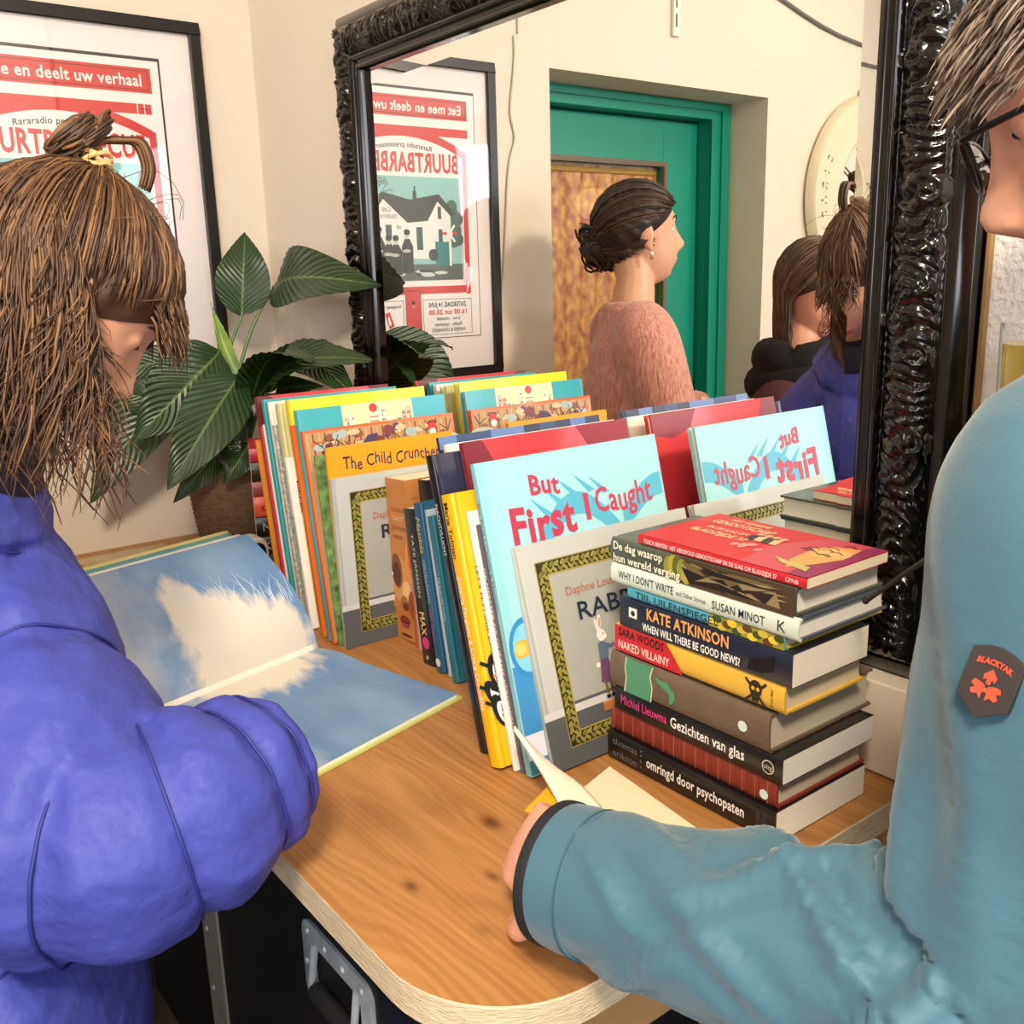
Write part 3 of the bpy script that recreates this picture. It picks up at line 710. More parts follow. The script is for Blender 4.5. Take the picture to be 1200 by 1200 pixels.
def crowd(s, w, h):
    r = random.Random(9); s.rect(.004, .004, w-.008, h-.008, '#b58a5e', 0)
    for i in range(26): s.rect(.006+i*.0098, h-.06, .0025, .054, '#7b4a2c' if i % 2 else '#caa273', 1)
    for i in range(46): s.disc(.012+(w-.024)*r.random(), h-.010-.045*r.random(), .006+.007*r.random(), r.choice(['#8a4f2e', '#5c3a5e', '#c8b48e', '#9fb3b0', '#7a2e2a', '#e0cfa8', '#c9622e']), 2, ry=.004+.004*r.random(), k=9)
    for i in range(24):
        x = .01+(w-.03)*r.random(); y = h-.012-.04*r.random(); s.line([(x, y), (x+.014, y-.01), (x+.022, y+.006)], .0014, '#3a2418', 3)
    s.poly([(w*.36, h-.03), (w*.40, h-.018), (w*.47, h-.016), (w*.45, h-.032)], '#3c2a52', 4); s.disc(w*.42, h-.043, .026, '#a9bdb9', 4, ry=.008)
    s.disc(w*.84, h-.018, .008, '#c22f2f', 5); s.disc(w*.84, h-.026, .006, '#f0e8da', 6); s.disc(w*.93, h-.04, .026, '#b9bdb0', 4, ry=.010)
tall('orange edged picture book with a crowded brown drawing on its cover in the back row', .813, -.312, .320, .267, .011, 9.7, '#cf5f28', front=crowd, group=GR)
tall('thin green multicoloured spine next to the orange cover in the back row', .821, -.306, .285, .19, .006, 7, mat('leafy', '#7fa35a', .5, col2='#2c4a2a', nscale=60), hard=False, group=GR)
def cruncher(s, w, h):
    s.rect(.002, .002, w-.004, h-.004, '#f29a17', 0); s.text('The Child Cruncher', .026, h-.034, .0185, '#20264a', 2, w=.168, bold=.012, jit=.12, seed=2)
tall('orange picture book titled in dark blue handwriting behind the grey rabbit book', .8305, -.302, .297, .22, .008, 3.6, '#f0a01e', front=cruncher, group=GR)
def vine(s, a, b, w, h, t):
    s.box(a, b, w, h, t, '#98853a', 1); s.box(a+.0012, b+.0012, w-.0024, h-.0024, t-.0024, '#2f2c1a', 2); s.box(a+t-.002, b+t-.002, w-2*t+.004, h-2*t+.004, .0016, '#a8933f', 3)
    m = t/2
    def run(p, q, nrm):
        L = math.hypot(q[0]-p[0], q[1]-p[1]); n = max(4, int(L/.0075)); ux, uy = (q[0]-p[0])/L, (q[1]-p[1])/L
        pts = []
        for i in range(n*2+1):
            d_ = L*i/(2*n); o_ = .28*t*math.sin(PI*i/2); pts.append((p[0]+ux*d_+nrm[0]*o_, p[1]+uy*d_+nrm[1]*o_))
        s.line(pts, .0018, '#9a8a3c', 4)
        for i in range(n*2):
            d_ = L*(i+.5)/(2*n); sg = 1 if i % 2 else -1
            s.disc(p[0]+ux*d_+nrm[0]*t*.2*sg, p[1]+uy*d_+nrm[1]*t*.2*sg, .0042, '#8f8a44' if i % 3 else '#767436', 5, ry=.0022, k=8, rot=math.atan2(uy, ux)+.7*sg)
    run((a+m, b+m), (a+m, b+h-m), (1, 0)); run((a+w-m, b+m), (a+w-m, b+h-m), (1, 0)); run((a+m, b+m), (a+w-m, b+m), (0, 1)); run((a+m, b+h-m), (a+w-m, b+h-m), (0, 1))
def rabbit(s, w, h):
    s.rect(.0, 0, w, h*.225, '#55595a', 0); s.rect(0, h*.225, w, h*.034, '#c9c8c3', 0)
    fx, fy, fwd, fh = .028, .020, w-.042, h-.042
    s.rect(fx+.012, fy+.012, fwd-.024, fh-.024, '#a3a59b', 1); s.rect(fx+.012, fy+.012, fwd-.024, h*.225-.032+.012, '#55595a', 2); s.rect(fx+.012, h*.225, fwd-.024, h*.034, '#c9c8c3', 2)
    vine(s, fx, fy, fwd, fh, .017)
    s.text('Daphne Louter', .063, h*.735, .0105, '#b5694f', 4, w=.085); s.text('RABBIT', .075, h*.615, .021, '#1d2c45', 4, w=.115, bold=.012)
    # painting rabbit
    bx, by = w*.355, h*.255; g = .52
    R_ = lambda a, b: (bx+a*g, by+b*g)
    s.rect(bx-.014, by-.018, .028, .011, '#b0703c', 5); s.rect(bx-.014, by-.009, .028, .002, '#c98d55', 6)
    for x in (-.008, .006): s.line([R_(x, .03), R_(x+.001, .0)], .0035, '#6f5a26', 6); s.rect(*R_(x-.005, -.010), .006, .004, '#201a18', 7)
    s.poly([R_(-.020, .028), R_(-.010, .078), R_(.012, .078), R_(.020, .028), R_(.0, .024)], '#6b4565', 7)
    s.poly([R_(-.012, .075), R_(-.010, .112), R_(.006, .116), R_(.018, .100), R_(.012, .075)], '#5a6b80', 8); s.line([R_(.008, .106), R_(.030, .098), R_(.036, .104)], .004, '#5a6b80', 9)
    s.disc(*R_(-.020, .066), .003, '#ece6dc', 8); s.disc(*R_(.004, .128), .0066, '#e6dfd4', 9, ry=.0072); s.disc(*R_(.013, .124), .0035, '#e6dfd4', 9)
    s.disc(*R_(.004, .155), .0026, '#e6dfd4', 10, ry=.0095, rot=-.25); s.disc(*R_(.005, .156), .0012, '#c77a70', 11, ry=.0065, rot=-.25); s.disc(*R_(-.004, .151), .0024, '#dcd4c8', 9, ry=.008, rot=.15); s.disc(*R_(.010, .130), .0009, '#222222', 11)
    s.poly([R_(.026, .022), R_(.040, .094), R_(.080, .110), R_(.080, .030)], '#d9cf95', 6); s.poly([R_(.034, .034), R_(.046, .086), R_(.074, .098), R_(.074, .040)], '#e3db9f', 7)
    for p_, q_ in (((.03, .03), (.024, -.03)), ((.05, .03), (.062, -.045))): s.line([R_(*p_), R_(*q_)], .0022, '#2a2622', 5)
tall('grey rabbit picture book half hidden behind the brown paperback with a face', .8415, -.306, .254, .279, .010, 2.8, '#b4b7b0', '#a4a8a2', front=rabbit, group=GR)

# --- front row
def face_sp(s, L, t):
    s.rect(0, -t/2, L, t, '#b9783f', 0)
    S_ = lambda a, b: (L*a, t*b)
    for a, b, rx, ry, c in ((.62, -.1, .30, .46, '#c98d50'), (.70, .22, .16, .26, '#e6b878'), (.57, -.25, .22, .28, '#7d4522'), (.59, -.27, .15, .2, '#4d2813'), (.765, .02, .10, .20, '#a3622f'), (.785, .08, .05, .14, '#6b3119'), (.86, -.1, .10, .36, '#b87040'), (.875, -.02, .06, .27, '#7b2d1f'), (.90, -.02, .05, .23, '#98463a'), (.888, -.02, .012, .26, '#4a1712'), (.97, 0, .02, .3, '#5a2c18')):
        s.disc(L*a, t*b, L*rx*.5, c, 1, ry=t*ry, k=22); s.k += 1
    for i, (tx, h_, c) in enumerate((('DONNA', .0075, '#8a5636'), ('TARTT', .0075, '#e3b88a'), ('DE KLEINE', .006, '#5d3520'), ('VRIEND', .006, '#5d3520'))):
        s.text(tx, L*(.17+.058*i)+(0), -t*.36, h_, c, 3, w=None, rot=PI/2) if False else s.text(tx, L*(.20+.055*i), -t*.30, h_, c, 3, rot=PI/2)
def face_fr(s, w, h):
    s.rect(0, 0, w, h, '#b9783f', 0); s.text('VAN DE SCHRIJFSTER VAN', .010, h-.030, .0045, '#6a3f22', 1, w=.07); s.disc(.02, h*.5, .03, '#c98d50', 1, ry=.06); s.disc(.01, h*.25, .02, '#8a4f2a', 1, ry=.03)
stand(book('thick brown paperback with a large sepia face on its spine', .246, .158, .054, '#b9783f', hard=False, pages='#e7dcc0', front=face_fr, spn=face_sp, group=GN), .8975, -.218, 3)
tall('narrow rust orange paperback right of the brown face paperback', .909, -.222, .205, .135, .009, 4, '#b4502a', hard=False, group=GN, spn=vtext('DE OVERSTAP', '#f0dcc0', .004))
tall('narrow pinkish white paperback left of the tall black paperback', .9205, -.224, .212, .135, .010, 4.5, '#b99a92', hard=False, group=GN, spn=vtext('een jaar in het zuiden', '#3a3030', .004))
tall('plain black paperback with cream page tops standing highest among the small paperbacks', .948, -.205, .252, .155, .024, 5.5, '#15130f', hard=False, pages='#eadfb8', group=GN)
def maxs(s, L, t):
    s.text('TATE JANSSEN', L*.16, -.003, .006, '#c9c4bc', 2, w=.09); s.text('MAX', L*.66, -.007, .013, '#d9b36a', 2, w=.034, bold=.02); s.disc(L*.86, 0, .009, '#c9356e', 2); s.text('x', L*.94, -.004, .010, '#e8e4de', 2)
tall('black paperback with gold MAX lettering on its spine', .988, -.246, .222, .145, .030, 8.5, '#141316', hard=False, pages='#e9dfc8', spn=maxs, group=GN)
def matis(s, L, t): s.text('Matilda', L*.08, -.005, .010, '#c8b060', 2, w=.05, shear=.2); s.text('VERTELLINGEN', L*.33, -.003, .006, '#8fc0cc', 2, w=.06); s.text('van toen', L*.62, -.004, .008, '#c04a8a', 2, w=.045, shear=.3); s.disc(L*.94, 0, .006, '#c9d4d8', 2)
tall('dark blue book with gold script on its spine beside the black MAX paperback', 1.016, -.250, .236, .15, .020, 10, '#1f4f6e', spn=matis, group=GN)
tall('slim grey blue book next to the dark blue one with gold script', 1.029, -.246, .230, .15, .008, 10.5, '#9fb0b8', hard=False, group=GN)
tall('petrol green book with plain spine left of the navy one', 1.055, -.254, .226, .15, .015, 11.5, '#1f6674', group=GN, spn=vtext('DE BLAUWE VOGEL', '#c9d8d4', .005))
def jean(s, w, h):
    r = random.Random(4)
    for i in range(10): s.poly([(w*i/10, h-.012-.016*r.random()), (w*i/10, h), (w*(i+1)/10, h), (w*(i+1)/10, h-.01-.014*r.random())], r.choice(['#34486e', '#5c7bab', '#27344f']), 1)
tall('blue denim patterned picture book sticking up behind the white one', 1.204, -.306, .357, .255, .010, 14.5, '#47659a', '#20263a', front=jean, group=GN)
tall('cream white picture book between the denim blue and the red one', 1.219, -.306, .350, .267, .012, 14.5, '#e9e3d3', group=GN)
tall('dark navy picture book with a plain cover standing behind the yellow spine', 1.238, -.342, .344, .215, .014, 14.5, mat('navy_cover', '#191c2c', .3, coat=.4, col2='#2c2f48', nscale=5), '#11131d', spn=vtext('NACHTVLUCHT', '#d9d4c8', .006, a=.25), group=GN)
def redc(s, w, h): s.poly([(0, 0), (0, h), (.028, h), (.06, h*.8), (.06, 0)], '#77202f', 0); s.poly([(w*.66, h), (w*.72, h*.93), (w*.86, h*.90), (w, h*.92), (w, h)], '#8a2434', 0)
tall('bright red picture book with dark red corners behind the light blue one', 1.253, -.306, .356, .257, .012, 14.5, '#d2333c', '#7a2030', front=redc, group=GN)
def peng(s, L, t):
    s.text('Marie Tolman', L*.03, -.004, .008, '#241c10', 2, w=.062, bold=.01); s.text('Jumping Penguins & Crying Crocodiles', L*.30, -.003, .007, '#f7efd6', 2, w=.150, bold=.01)
def pengf(s, w, h):
    for i, (a, b, r0) in enumerate(((.016, .105, .1), (.010, .080, .5), (.024, .075, -.3), (.013, .062, .3))):
        s.disc(a, b, .009, '#16181d', 3+3*i, ry=.020, rot=r0); s.disc(a+.003, b-.003, .006, '#f4f1ea', 4+3*i, ry=.014, rot=r0); s.line([(a-.008, b+.008), (a-.018, b+.014)], .004, '#16181d', 4+3*i); s.line([(a+.002, b+.02), (a+.010, b+.022)], .003, '#e08a2e', 5+3*i)
tall('yellow picture book with penguins low on its cover and a lettered spine', 1.281, -.352, .306, .205, .023, 14.5, '#f3b312', spn=peng, front=pengf, group=GN)
tall('thin white paperback with black lettering beside the yellow penguin book', 1.2905, -.338, .290, .18, .0065, 14.5, '#e9e4dc', hard=False, group=GN, spn=vtext("LET'S FLY! with penguins in the sky", '#222222', .0042, w=.17, bold=.01))
tall('thin dark patterned paperback squeezed left of the light blue picture book', 1.299, -.334, .276, .18, .0065, 14.5, '#5d5560', hard=False, group=GN, spn=vtext('DE MEESTER DE OLIFANT VERDWIJNT', '#e6dfd6', .004, w=.18, bold=.01))
def monster(s, w, h):
    B = '#4fabc6'; s.rect(.0, 0, w, h, '#9ad0d6', 0); s.rect(0, 0, .012, h, '#8fcbd2', 1)
    s.rect(0, 0, w, h*.13, '#d8dbe6', 1); s.rect(0, 0, w, h*.05, '#3f8fa6', 2); s.rect(0, h*.13, w*.22, h*.22, '#3d8cc4', 1)
    # big sleepy monster: brow ridge, lashes, wide mouth line
    arch_ = [(.055+.15*i/14, .222+.062*math.sin(PI*i/14)) for i in range(15)]
    s.poly([(.03, .10)]+[(.045, .20)]+[(a, b+.010) for a, b in arch_]+[(.205, .235), (.19, .225)]+[(a, b-.016) for a, b in reversed(arch_)]+[(.062, .17), (.05, .10)], B, 2)
    a2 = [(.20+.07*i/8, .262+.036*math.sin(PI*.5*i/8)) for i in range(9)]
    s.poly(a2+[(a, b-.027) for a, b in reversed(a2)], B, 2); s.poly([(.20, .262), (.195, .19), (.225, .14), (.232, .15), (.212, .20), (.222, .242)], B, 2)
    for i, (a, b) in enumerate(((.085, .284), (.105, .294), (.128, .300), (.152, .302), (.174, .297))): s.poly([(a, b-.012), (a-.020, b+.012), (a+.010, b-.010)], B, 3)
    M_ = '#b83352'
    s.text('But', .068, h-.046, .0225, M_, 5, w=.042, bold=.03, jit=.07, seed=1)
    s.text('First', .034, h-.094, .040, M_, 5, w=.092, bold=.035, jit=.06, seed=3); s.text('I', .142, h-.084, .030, M_, 5, bold=.04); s.text('Caught', .159, h-.080, .030, M_, 5, w=.092, bold=.016, jit=.07, seed=2)
    s.text('a Monster', .080, h-.131, .033, M_, 5, w=.145, bold=.03, jit=.05, seed=5)
    s.disc(.028, h*.40, .026, '#2f86c0', 2, ry=.034); s.disc(.026, h*.40, .019, '#7fc3dd', 3, ry=.027); s.poly([(.008, h*.385), (.012, h*.425), (.022, h*.43), (.034, h*.412), (.052, h*.414), (.052, h*.402), (.034, h*.40), (.028, h*.375), (.014, h*.37)], '#e3a93c', 4); s.disc(.017, h*.40, .007, '#f0c46a', 5)
    s.box(0, 0, w, h, .0014, '#9bd0d6', 4)
tall('light blue picture book with a red hand cut title about a monster', 1.314, -.336, .344, .273, .012, 14.5, '#94ccd3', '#82c2cc', front=monster, group=GN, spn=vtext('But First I Caught a Monster', '#4a6a80', .005, a=.3, w=.12))
tall('grey rabbit picture book in front of the light blue monster book', 1.3255, -.311, .250, .276, .011, 16.5, '#b4b7b0', '#a4a8a2', front=rabbit, group=GN)

# --- the stack of ten at the right
GS = 'stack of ten books at the table end'
z = T+.0004
def st(label, x0, x1, y, w, t, cover, yaw=0, zz=None, **k):
    global z
    b = book(label, x1-x0, w, t, cover, group=GS, **k)
    lie(b, x1, y, z, yaw); z += t+.0004
    return b
def omr(s, L, t):
    s.text('thomas', .008, .003, .0085, '#6d6d70', 2, w=.038); s.text('erikson', .008, -.011, .0085, '#6d6d70', 2, w=.038)
    for q in (-.009, -.002, .005, .010): s.disc(.052, q, .0012, '#77777a', 2, k=8)
    s.text('omringd door psychopaten', .060, -.005, .012, '#efece6', 2, w=.132, bold=.02); s.text('Harper', L-.018, -.012, .007, '#4a4a4e', 2, w=.022, rot=PI/2); s.text('Collins', L-.010, -.012, .007, '#4a4a4e', 2, w=.022, rot=PI/2)
st('black paperback with white spine title at the very bottom of the stack', 1.329, 1.558, -.236, .145, .034, '#0f0f11', hard=False, pages='#f8f2e4', spn=omr)
rb = mat('red_cloth', '#8e3626', .55, noise=.25, nscale=12, stretch=(1, 1, 30), bump=.3, bscale=200)
def ribs(s, L, t):
    for i in range(44): s.line([(.004+i*.005, -t*.42), (.004+i*.005, t*.42)], .0007, '#6f2519' if i % 3 else '#b5664a', 1)
    s.disc(L-.014, -.004, .005, '#cfe0dc', 3)
st('reddish brown cloth bound book with a ribbed spine, second from the bottom of the stack', 1.331, 1.555, -.232, .143, .029, rb, pages='#cfc2ac', spn=ribs)
def gez(s, L, t):
    s.text('Michiel Lieuwma', .010, -.004, .0105, '#c9407e', 2, w=.068, bold=.015); s.text('Gezichten van glas', .083, -.005, .012, '#efece6', 2, w=.096, bold=.015); s.disc(L-.016, 0, .007, '#d8d5ce', 2); s.disc(L-.016, 0, .006, '#111113', 3); s.text('uitg', L-.021, -.002, .005, '#d8d5ce', 4, w=.010)
st('black paperback with pink and white spine lettering above the red brown cloth book', 1.340, 1.563, -.236, .146, .0265, '#111113', hard=False, pages='#f0ece2', spn=gez)
brn = mat('brown_cloth', '#6e5a48', .75, noise=.2, nscale=30, bump=.3, bscale=300)
def brown(s, L, t):
    s.poly([(.024, -t*.5), (.026, t*.5), (.064, t*.5), (.060, t*.2), (.063, -t*.1), (.060, -t*.5)], '#4f8e6a', 1); s.line([(.023, -t*.5), (.026, -t*.1), (.024, t*.2), (.026, t*.5)], .0018, '#c8c9a8', 2); s.line([(.062, -t*.5), (.064, -t*.1), (.061, t*.2), (.065, t*.5)], .0018, '#c8c9a8', 2)
    for i in range(12): a = .068+.0022*i; s.poly([(a, t*(.22-.02*i)), (a+.003, t*(.30-.02*i)), (a+.005, t*(.10-.03*i))], '#4f8e6a', 2)
    s.poly([(.068, t*.22), (.085, t*.25), (.096, 0), (.094, -t*.25), (.088, -t*.35), (.089, -.0), (.08, t*.12)], '#4f8e6a', 2); s.disc(L-.030, -.002, .0055, '#cfe6e6', 3)
st('thick worn brown book with a green spine patch in the middle of the stack', 1.335, 1.548, -.238, .166, .040, brn, pages='#c8bda6', spn=brown)
z += .003
def nak(s, L, t):
    s.poly([(0, -t*.5), (0, t*.5), (.074, t*.5), (.088, 0), (.098, -t*.5)], '#c3202c', 1); s.text('SARA WOODS', .006, .003, .0095, '#141010', 3, w=.066, bold=.03, shear=.1); s.text('NAKED VILLAINY', .006, -.011, .0095, '#f0e0d0', 3, w=.074, bold=.005)
    s.disc(L-.032, .002, .0075, '#2b2418', 3, ry=.0085); s.rect(L-.036, -.011, .008, .008, '#2b2418', 3)
    for q in (-.0028, .0028): s.disc(L-.032+q, .002, .002, '#dfae3a', 5)
    s.line([(L-.044, .010), (L-.020, -.013)], .0028, '#2b2418', 2); s.line([(L-.044, -.013), (L-.020, .010)], .0028, '#2b2418', 2); s.text('green door', L-.012, -.010, .004, '#3a2f1c', 3, w=.018, rot=PI/2)
st('yellow and red hardback with skull and crossbones above the thick brown book', 1.341, 1.562, -.236, .126, .029, '#dcae3c', spine='#dfb040', pages='#d6c4a0', spn=nak)
def kate(s, L, t):
    s.rect(.014, -.003, .012, .011, '#e8e4dc', 2); s.disc(.02, .002, .003, '#141722', 3)
    s.text('KATE ATKINSON', .040, .001, .0125, '#e2a45e', 2, w=.108, bold=.025); s.text('WHEN WILL THERE BE GOOD NEWS?', .034, -.0125, .0085, '#ecebe6', 2, w=.128, bold=.02); s.poly([(L-.050, -.012), (L-.046, 0), (L-.030, .004), (L-.018, .010), (L-.020, -.006), (L-.034, -.012)], '#0c0e16', 2)
st('navy paperback with orange and white spine lettering below the teal and yellow one', 1.350, 1.570, -.238, .118, .033, '#1b2233', hard=False, pages='#eee4d2', spn=kate)
def tijl(s, L, t):
    s.rect(L*.56, -t*.5, L*.44, t, '#8d8a30', 1)
    for i in range(14): s.disc(L*(.58+.03*i), t*.3*math.sin(i*2.1), .006, ('#e8c53a', '#3d4a22', '#c9b040', '#5a3d20')[i % 4], 2, ry=t*.3, k=10)
    s.text('TIJL UILENSPIEGEL', .012, -t*.30, t*.62, '#1d3a46', 3, w=.112, bold=.01)
st('thin teal and yellow hardback with green spine picture under the pale green book', 1.360, 1.560, -.238, .155, .0125, '#d8c02a', spine='#4f9fb4', pages='#e6dcc2', spn=tijl)
def why(s, L, t):
    s.text("WHY I DON'T WRITE", .012, -.003, .0085, '#2d3440', 2, w=.078, bold=.01); s.text('and Other Stories', .094, -.002, .005, '#2d3440', 2, w=.038); s.text('SUSAN MINOT', .140, -.004, .0085, '#2d3440', 2, w=.062, bold=.01); s.text('K', L-.022, -.005, .011, '#1b1f26', 2)
st('pale mint green hardback with dark grey spine title near the top of the stack', 1.338, 1.576, -.240, .138, .0215, '#39424f', spine='#cfdccd', pages='#e9e4d8', spn=why)
def dag(s, L, t):
    s.rect(L*.42, -t*.5, L*.58, t, '#4a3a24', 1)
    r = random.Random(2)
    for i in range(34): s.poly([(L*(.42+.55*r.random()), t*(r.random()-.5)*.8) for q in range(3)], r.choice(['#2a2118', '#8f7b58', '#6a5a34', '#1e1a14', '#a3946e']), 2+i % 4)
    for i in range(5): s.disc(L*(.36+.025*i), t*.1*math.sin(i), .007, ('#8d8d3a', '#a9a03c', '#5d5f22')[i % 3], 1, ry=t*.42, k=10)
    s.text('De dag waarop', .006, .0025, .0090, '#f4efd8', 7, w=.070, bold=.015); s.text('hun wereld verging', .006, -.0105, .0090, '#f4efd8', 7, w=.094, bold=.015)
def dagf(s, w, h): s.rect(.004, .0, w-.006, h, '#4e564c', 0); s.text('Cyprian', .02, h-.03, .012, '#e8e4d4', 2, w=.05)
st('dark olive hardback with cream spine title directly under the red paperback', 1.336, 1.570, -.238, .136, .027, '#50584a', spine='#4a5244', pages='#ece4d4', spn=dag)
def gen(s, L, t): s.text('TOSCA MENTEN  HET AEROPOLIS GENOOTSCHAP EN DE SLAG OM BLADZIJDE 37', .008, -.0025, .0045, '#f6e4dc', 2, w=.165, bold=.01); s.text('CPNB', L-.022, -.002, .004, '#f6e4dc', 2, w=.014)
def genf(s, w, h):
    """front faces up: u away from the reader, v to the left"""
    tt = lambda t_, u, v_, hh, ww, c='#f2d9a0': s.text(t_, u, v_, hh, c, 4, w=ww, rot=-PI/2, bold=.01)
    s.rect(0, 0, w, h, '#c4252f', 0)
    s.poly([(.0, 0), (0, h*.36), (w*.5, h*.42), (w, h*.30), (w, 0)], '#c24a58', 1); s.poly([(0, 0), (0, h*.10), (w*.4, h*.14), (w, h*.07), (w, 0)], '#8c2f56', 2)
    tt('HET GEHEIME', w*.86, h-.030, .008, .05); tt('GENOOTSCHAP', w*.72, h-.018, .013, .078); tt('EN DE SLAG OM', w*.56, h-.030, .008, .05); tt('BLADZIJDE 37', w*.42, h-.022, .011, .07)
    r = random.Random(8)
    s.poly([(w*.10, h*.16), (w*.30, h*.22), (w*.55, h*.24), (w*.80, h*.20), (w*.86, h*.08), (w*.55, h*.05), (w*.3, h*.1)], '#dba05a', 3); s.disc(w*.62, h*.15, .018, '#e3b272', 4, ry=.02)
    for i in range(12):
        a, b = w*(.5+.35*r.random()), h*(.07+.16*r.random()); s.line([(a, b), (a+.006, b+.008), (a+.001, b+.014)], .0012, '#4a1d22', 6)
    s.poly([(w*.12, h*.06), (w*.18, h*.22), (w*.28, h*.30), (w*.24, h*.20), (w*.22, h*.08)], '#b9b06a', 4)
    for i in range(4):
        b = h*(.40+.045*i); s.poly([(w*.50, b), (w*.66, b+.004), (w*.62, b+.012), (w*.50, b+.008)], '#2c2230' if i % 2 else '#d9b58c', 5); s.disc(w*.68, b+.006, .004, '#d8a884', 6)
    for i in range(9): s.disc(w*(.30+.1*r.random()), h*(.40+.16*r.random()), .006, '#d98c8c', 3, ry=.004, k=8)
st('red paperback with a pink illustrated cover lying on top of the stack', 1.376, 1.580, -.237, .125, .0105, '#c4252f', hard=False, pages='#efe0c0', spn=gen, front=genf)
# --- low pile at the far left behind the row: spines face the room
GP = 'pile of books behind the back row'
zz = T+.0004
for lab, t, c, txt, tc_ in (('dark grey book at the bottom of the pile behind the back row', .046, '#2a2726', '', ''), ('black book with white spine lettering in the pile behind the back row', .034, '#17171a', 'Kinderen', '#d8d4cc'), ('second black book, under the orange one in the pile behind the back row', .036, '#1c1b1e', 'Nacht', '#bdb7ae'), ('orange book with drop lettering in the pile behind the back row', .038, '#ee5a3a', 'drop', '#2a1512'),
        ('muted dark pink book in the pile behind the back row', .027, '#9a4450', '', ''), ('dark charcoal book second from the top of the pile behind the back row', .035, '#2b2426', '', ''), ('crimson book on top of the pile behind the back row', .025, '#c02a44', '', '')):
    b = book(lab, .20, .125, t, c, hard=False, group=GP, spn=(lambda s, L, t_, txt=txt, tc_=tc_: s.text(txt, .012, -.008, .016, tc_, 2)) if txt else None)
    del b['_t']
    R = Matrix(((0, -1, 0), (0, 0, -1), (1, 0, 0))).to_4x4()
    b.matrix_world = Matrix.Translation((.425, -.258, zz+t)) @ Matrix.Rotation(math.radians(-21), 4, 'Z') @ Matrix.Translation((0, .20, 0)) @ R; zz += t+.0004

# --- big open picture book
ob = tag(empty('open_picture_book', (.867, -.48, T)), 'large open picture book with a white cloud painted on blue sky', 'book')
g1, g2 = V((.832, -.346, 0)), V((.902, -.613, 0)); gd_ = (g2-g1).normalized(); pp = V((-.967, -.254, 0))
OB = V((.867, -.48, 0))
def sky_print():
    m = bpy.data.materials.new('sky_print'); m.use_nodes = True; nt = m.node_tree; b = nt.nodes['Principled BSDF']; L = nt.links.new
    uv = nt.nodes.new('ShaderNodeUVMap'); uv.uv_map = 'uv'
    sp = nt.nodes.new('ShaderNodeSeparateXYZ'); L(uv.outputs[0], sp.inputs[0])
    def mth(op, a, b_=None):
        n = nt.nodes.new('ShaderNodeMath'); n.operation = op
        for i, x in enumerate((a, b_)):
            if x is None: continue
            if isinstance(x, (int, float)): n.inputs[i].default_value = x
            else: L(x, n.inputs[i])
        return n.outputs[0]
    nz = nt.nodes.new('ShaderNodeTexNoise'); nz.inputs['Scale'].default_value = 14; nz.inputs['Detail'].default_value = 7; L(uv.outputs[0], nz.inputs['Vector'])
    n2 = nt.nodes.new('ShaderNodeTexNoise'); n2.inputs['Scale'].default_value = 2.2; n2.inputs['Detail'].default_value = 5; L(uv.outputs[0], n2.inputs['Vector'])
    X, Y = sp.outputs[0], sp.outputs[1]          # X: 0 far cover edge .. 0.5 gutter .. 1 near edge;  Y: 0 left .. 1 right
    # cloud bank: soft triangle between gutter and a ragged ridge
    def blob(cx, cy, rx, ry):
        dx = mth('DIVIDE', mth('SUBTRACT', X, cx), rx); dy = mth('DIVIDE', mth('SUBTRACT', Y, cy), ry)
        return mth('SUBTRACT', 1.0, mth('ADD', mth('MULTIPLY', dx, dx), mth('MULTIPLY', dy, dy)))
    f = blob(.42, .62, .24, .40)
    for q in ((.30, .52, .16, .28), (.20, .40, .14, .13), (.52, .55, .13, .34), (.38, .85, .15, .13)): f = mth('MAXIMUM', f, blob(*q))
    f = mth('ADD', f, mth('MULTIPLY', mth('SUBTRACT', nz.outputs[0], .5), 1.15))
    rp = nt.nodes.new('ShaderNodeValToRGB'); rp.color_ramp.elements[0].position = -.0; rp.color_ramp.elements[1].position = .48; L(f, rp.inputs[0])
    rp.color_ramp.elements[0].color = (0, 0, 0, 1); rp.color_ramp.elements[1].color = (1, 1, 1, 1)
    # haze in the left third
    hz = nt.nodes.new('ShaderNodeValToRGB'); L(mth('ADD', mth('SUBTRACT', .62, mth('MULTIPLY', Y, 1.6)), mth('MULTIPLY', mth('SUBTRACT', n2.outputs[0], .5), 1.5)), hz.inputs[0]); hz.color_ramp.elements[0].position = .1; hz.color_ramp.elements[1].position = .75
    hz.color_ramp.elements[0].color = (0, 0, 0, 1); hz.color_ramp.elements[1].color = (.95, .95, .95, 1)
    def mix(fac, a, c):
        n = nt.nodes.new('ShaderNodeMix'); n.data_type = 'RGBA'; L(fac, n.inputs[0])
        if isinstance(a, tuple): n.inputs[6].default_value = a
        else: L(a, n.inputs[6])
        n.inputs[7].default_value = c; return n.outputs[2]
    blue = nt.nodes.new('ShaderNodeValToRGB'); L(n2.outputs[0], blue.inputs[0]); blue.color_ramp.elements[0].position = .3; blue.color_ramp.elements[1].position = .75
    blue.color_ramp.elements[0].color = (*lin('#4a7ab2'), 1); blue.color_ramp.elements[1].color = (*lin('#93afcb'), 1)
    c = mix(hz.outputs[0], blue.outputs[0], (*lin('#d5d0cf'), 1)); c = mix(rp.outputs[0], c, (*lin('#e2dacc'), 1))
    L(c, b.inputs['Base Color']); b.inputs['Roughness'].default_value = .4
    return m
skym = sky_print()
bez = lambda t, c, e: V((2*t*(1-t)*c[0]+t*t*e[0], 2*t*(1-t)*c[1]+t*t*e[1], 0))
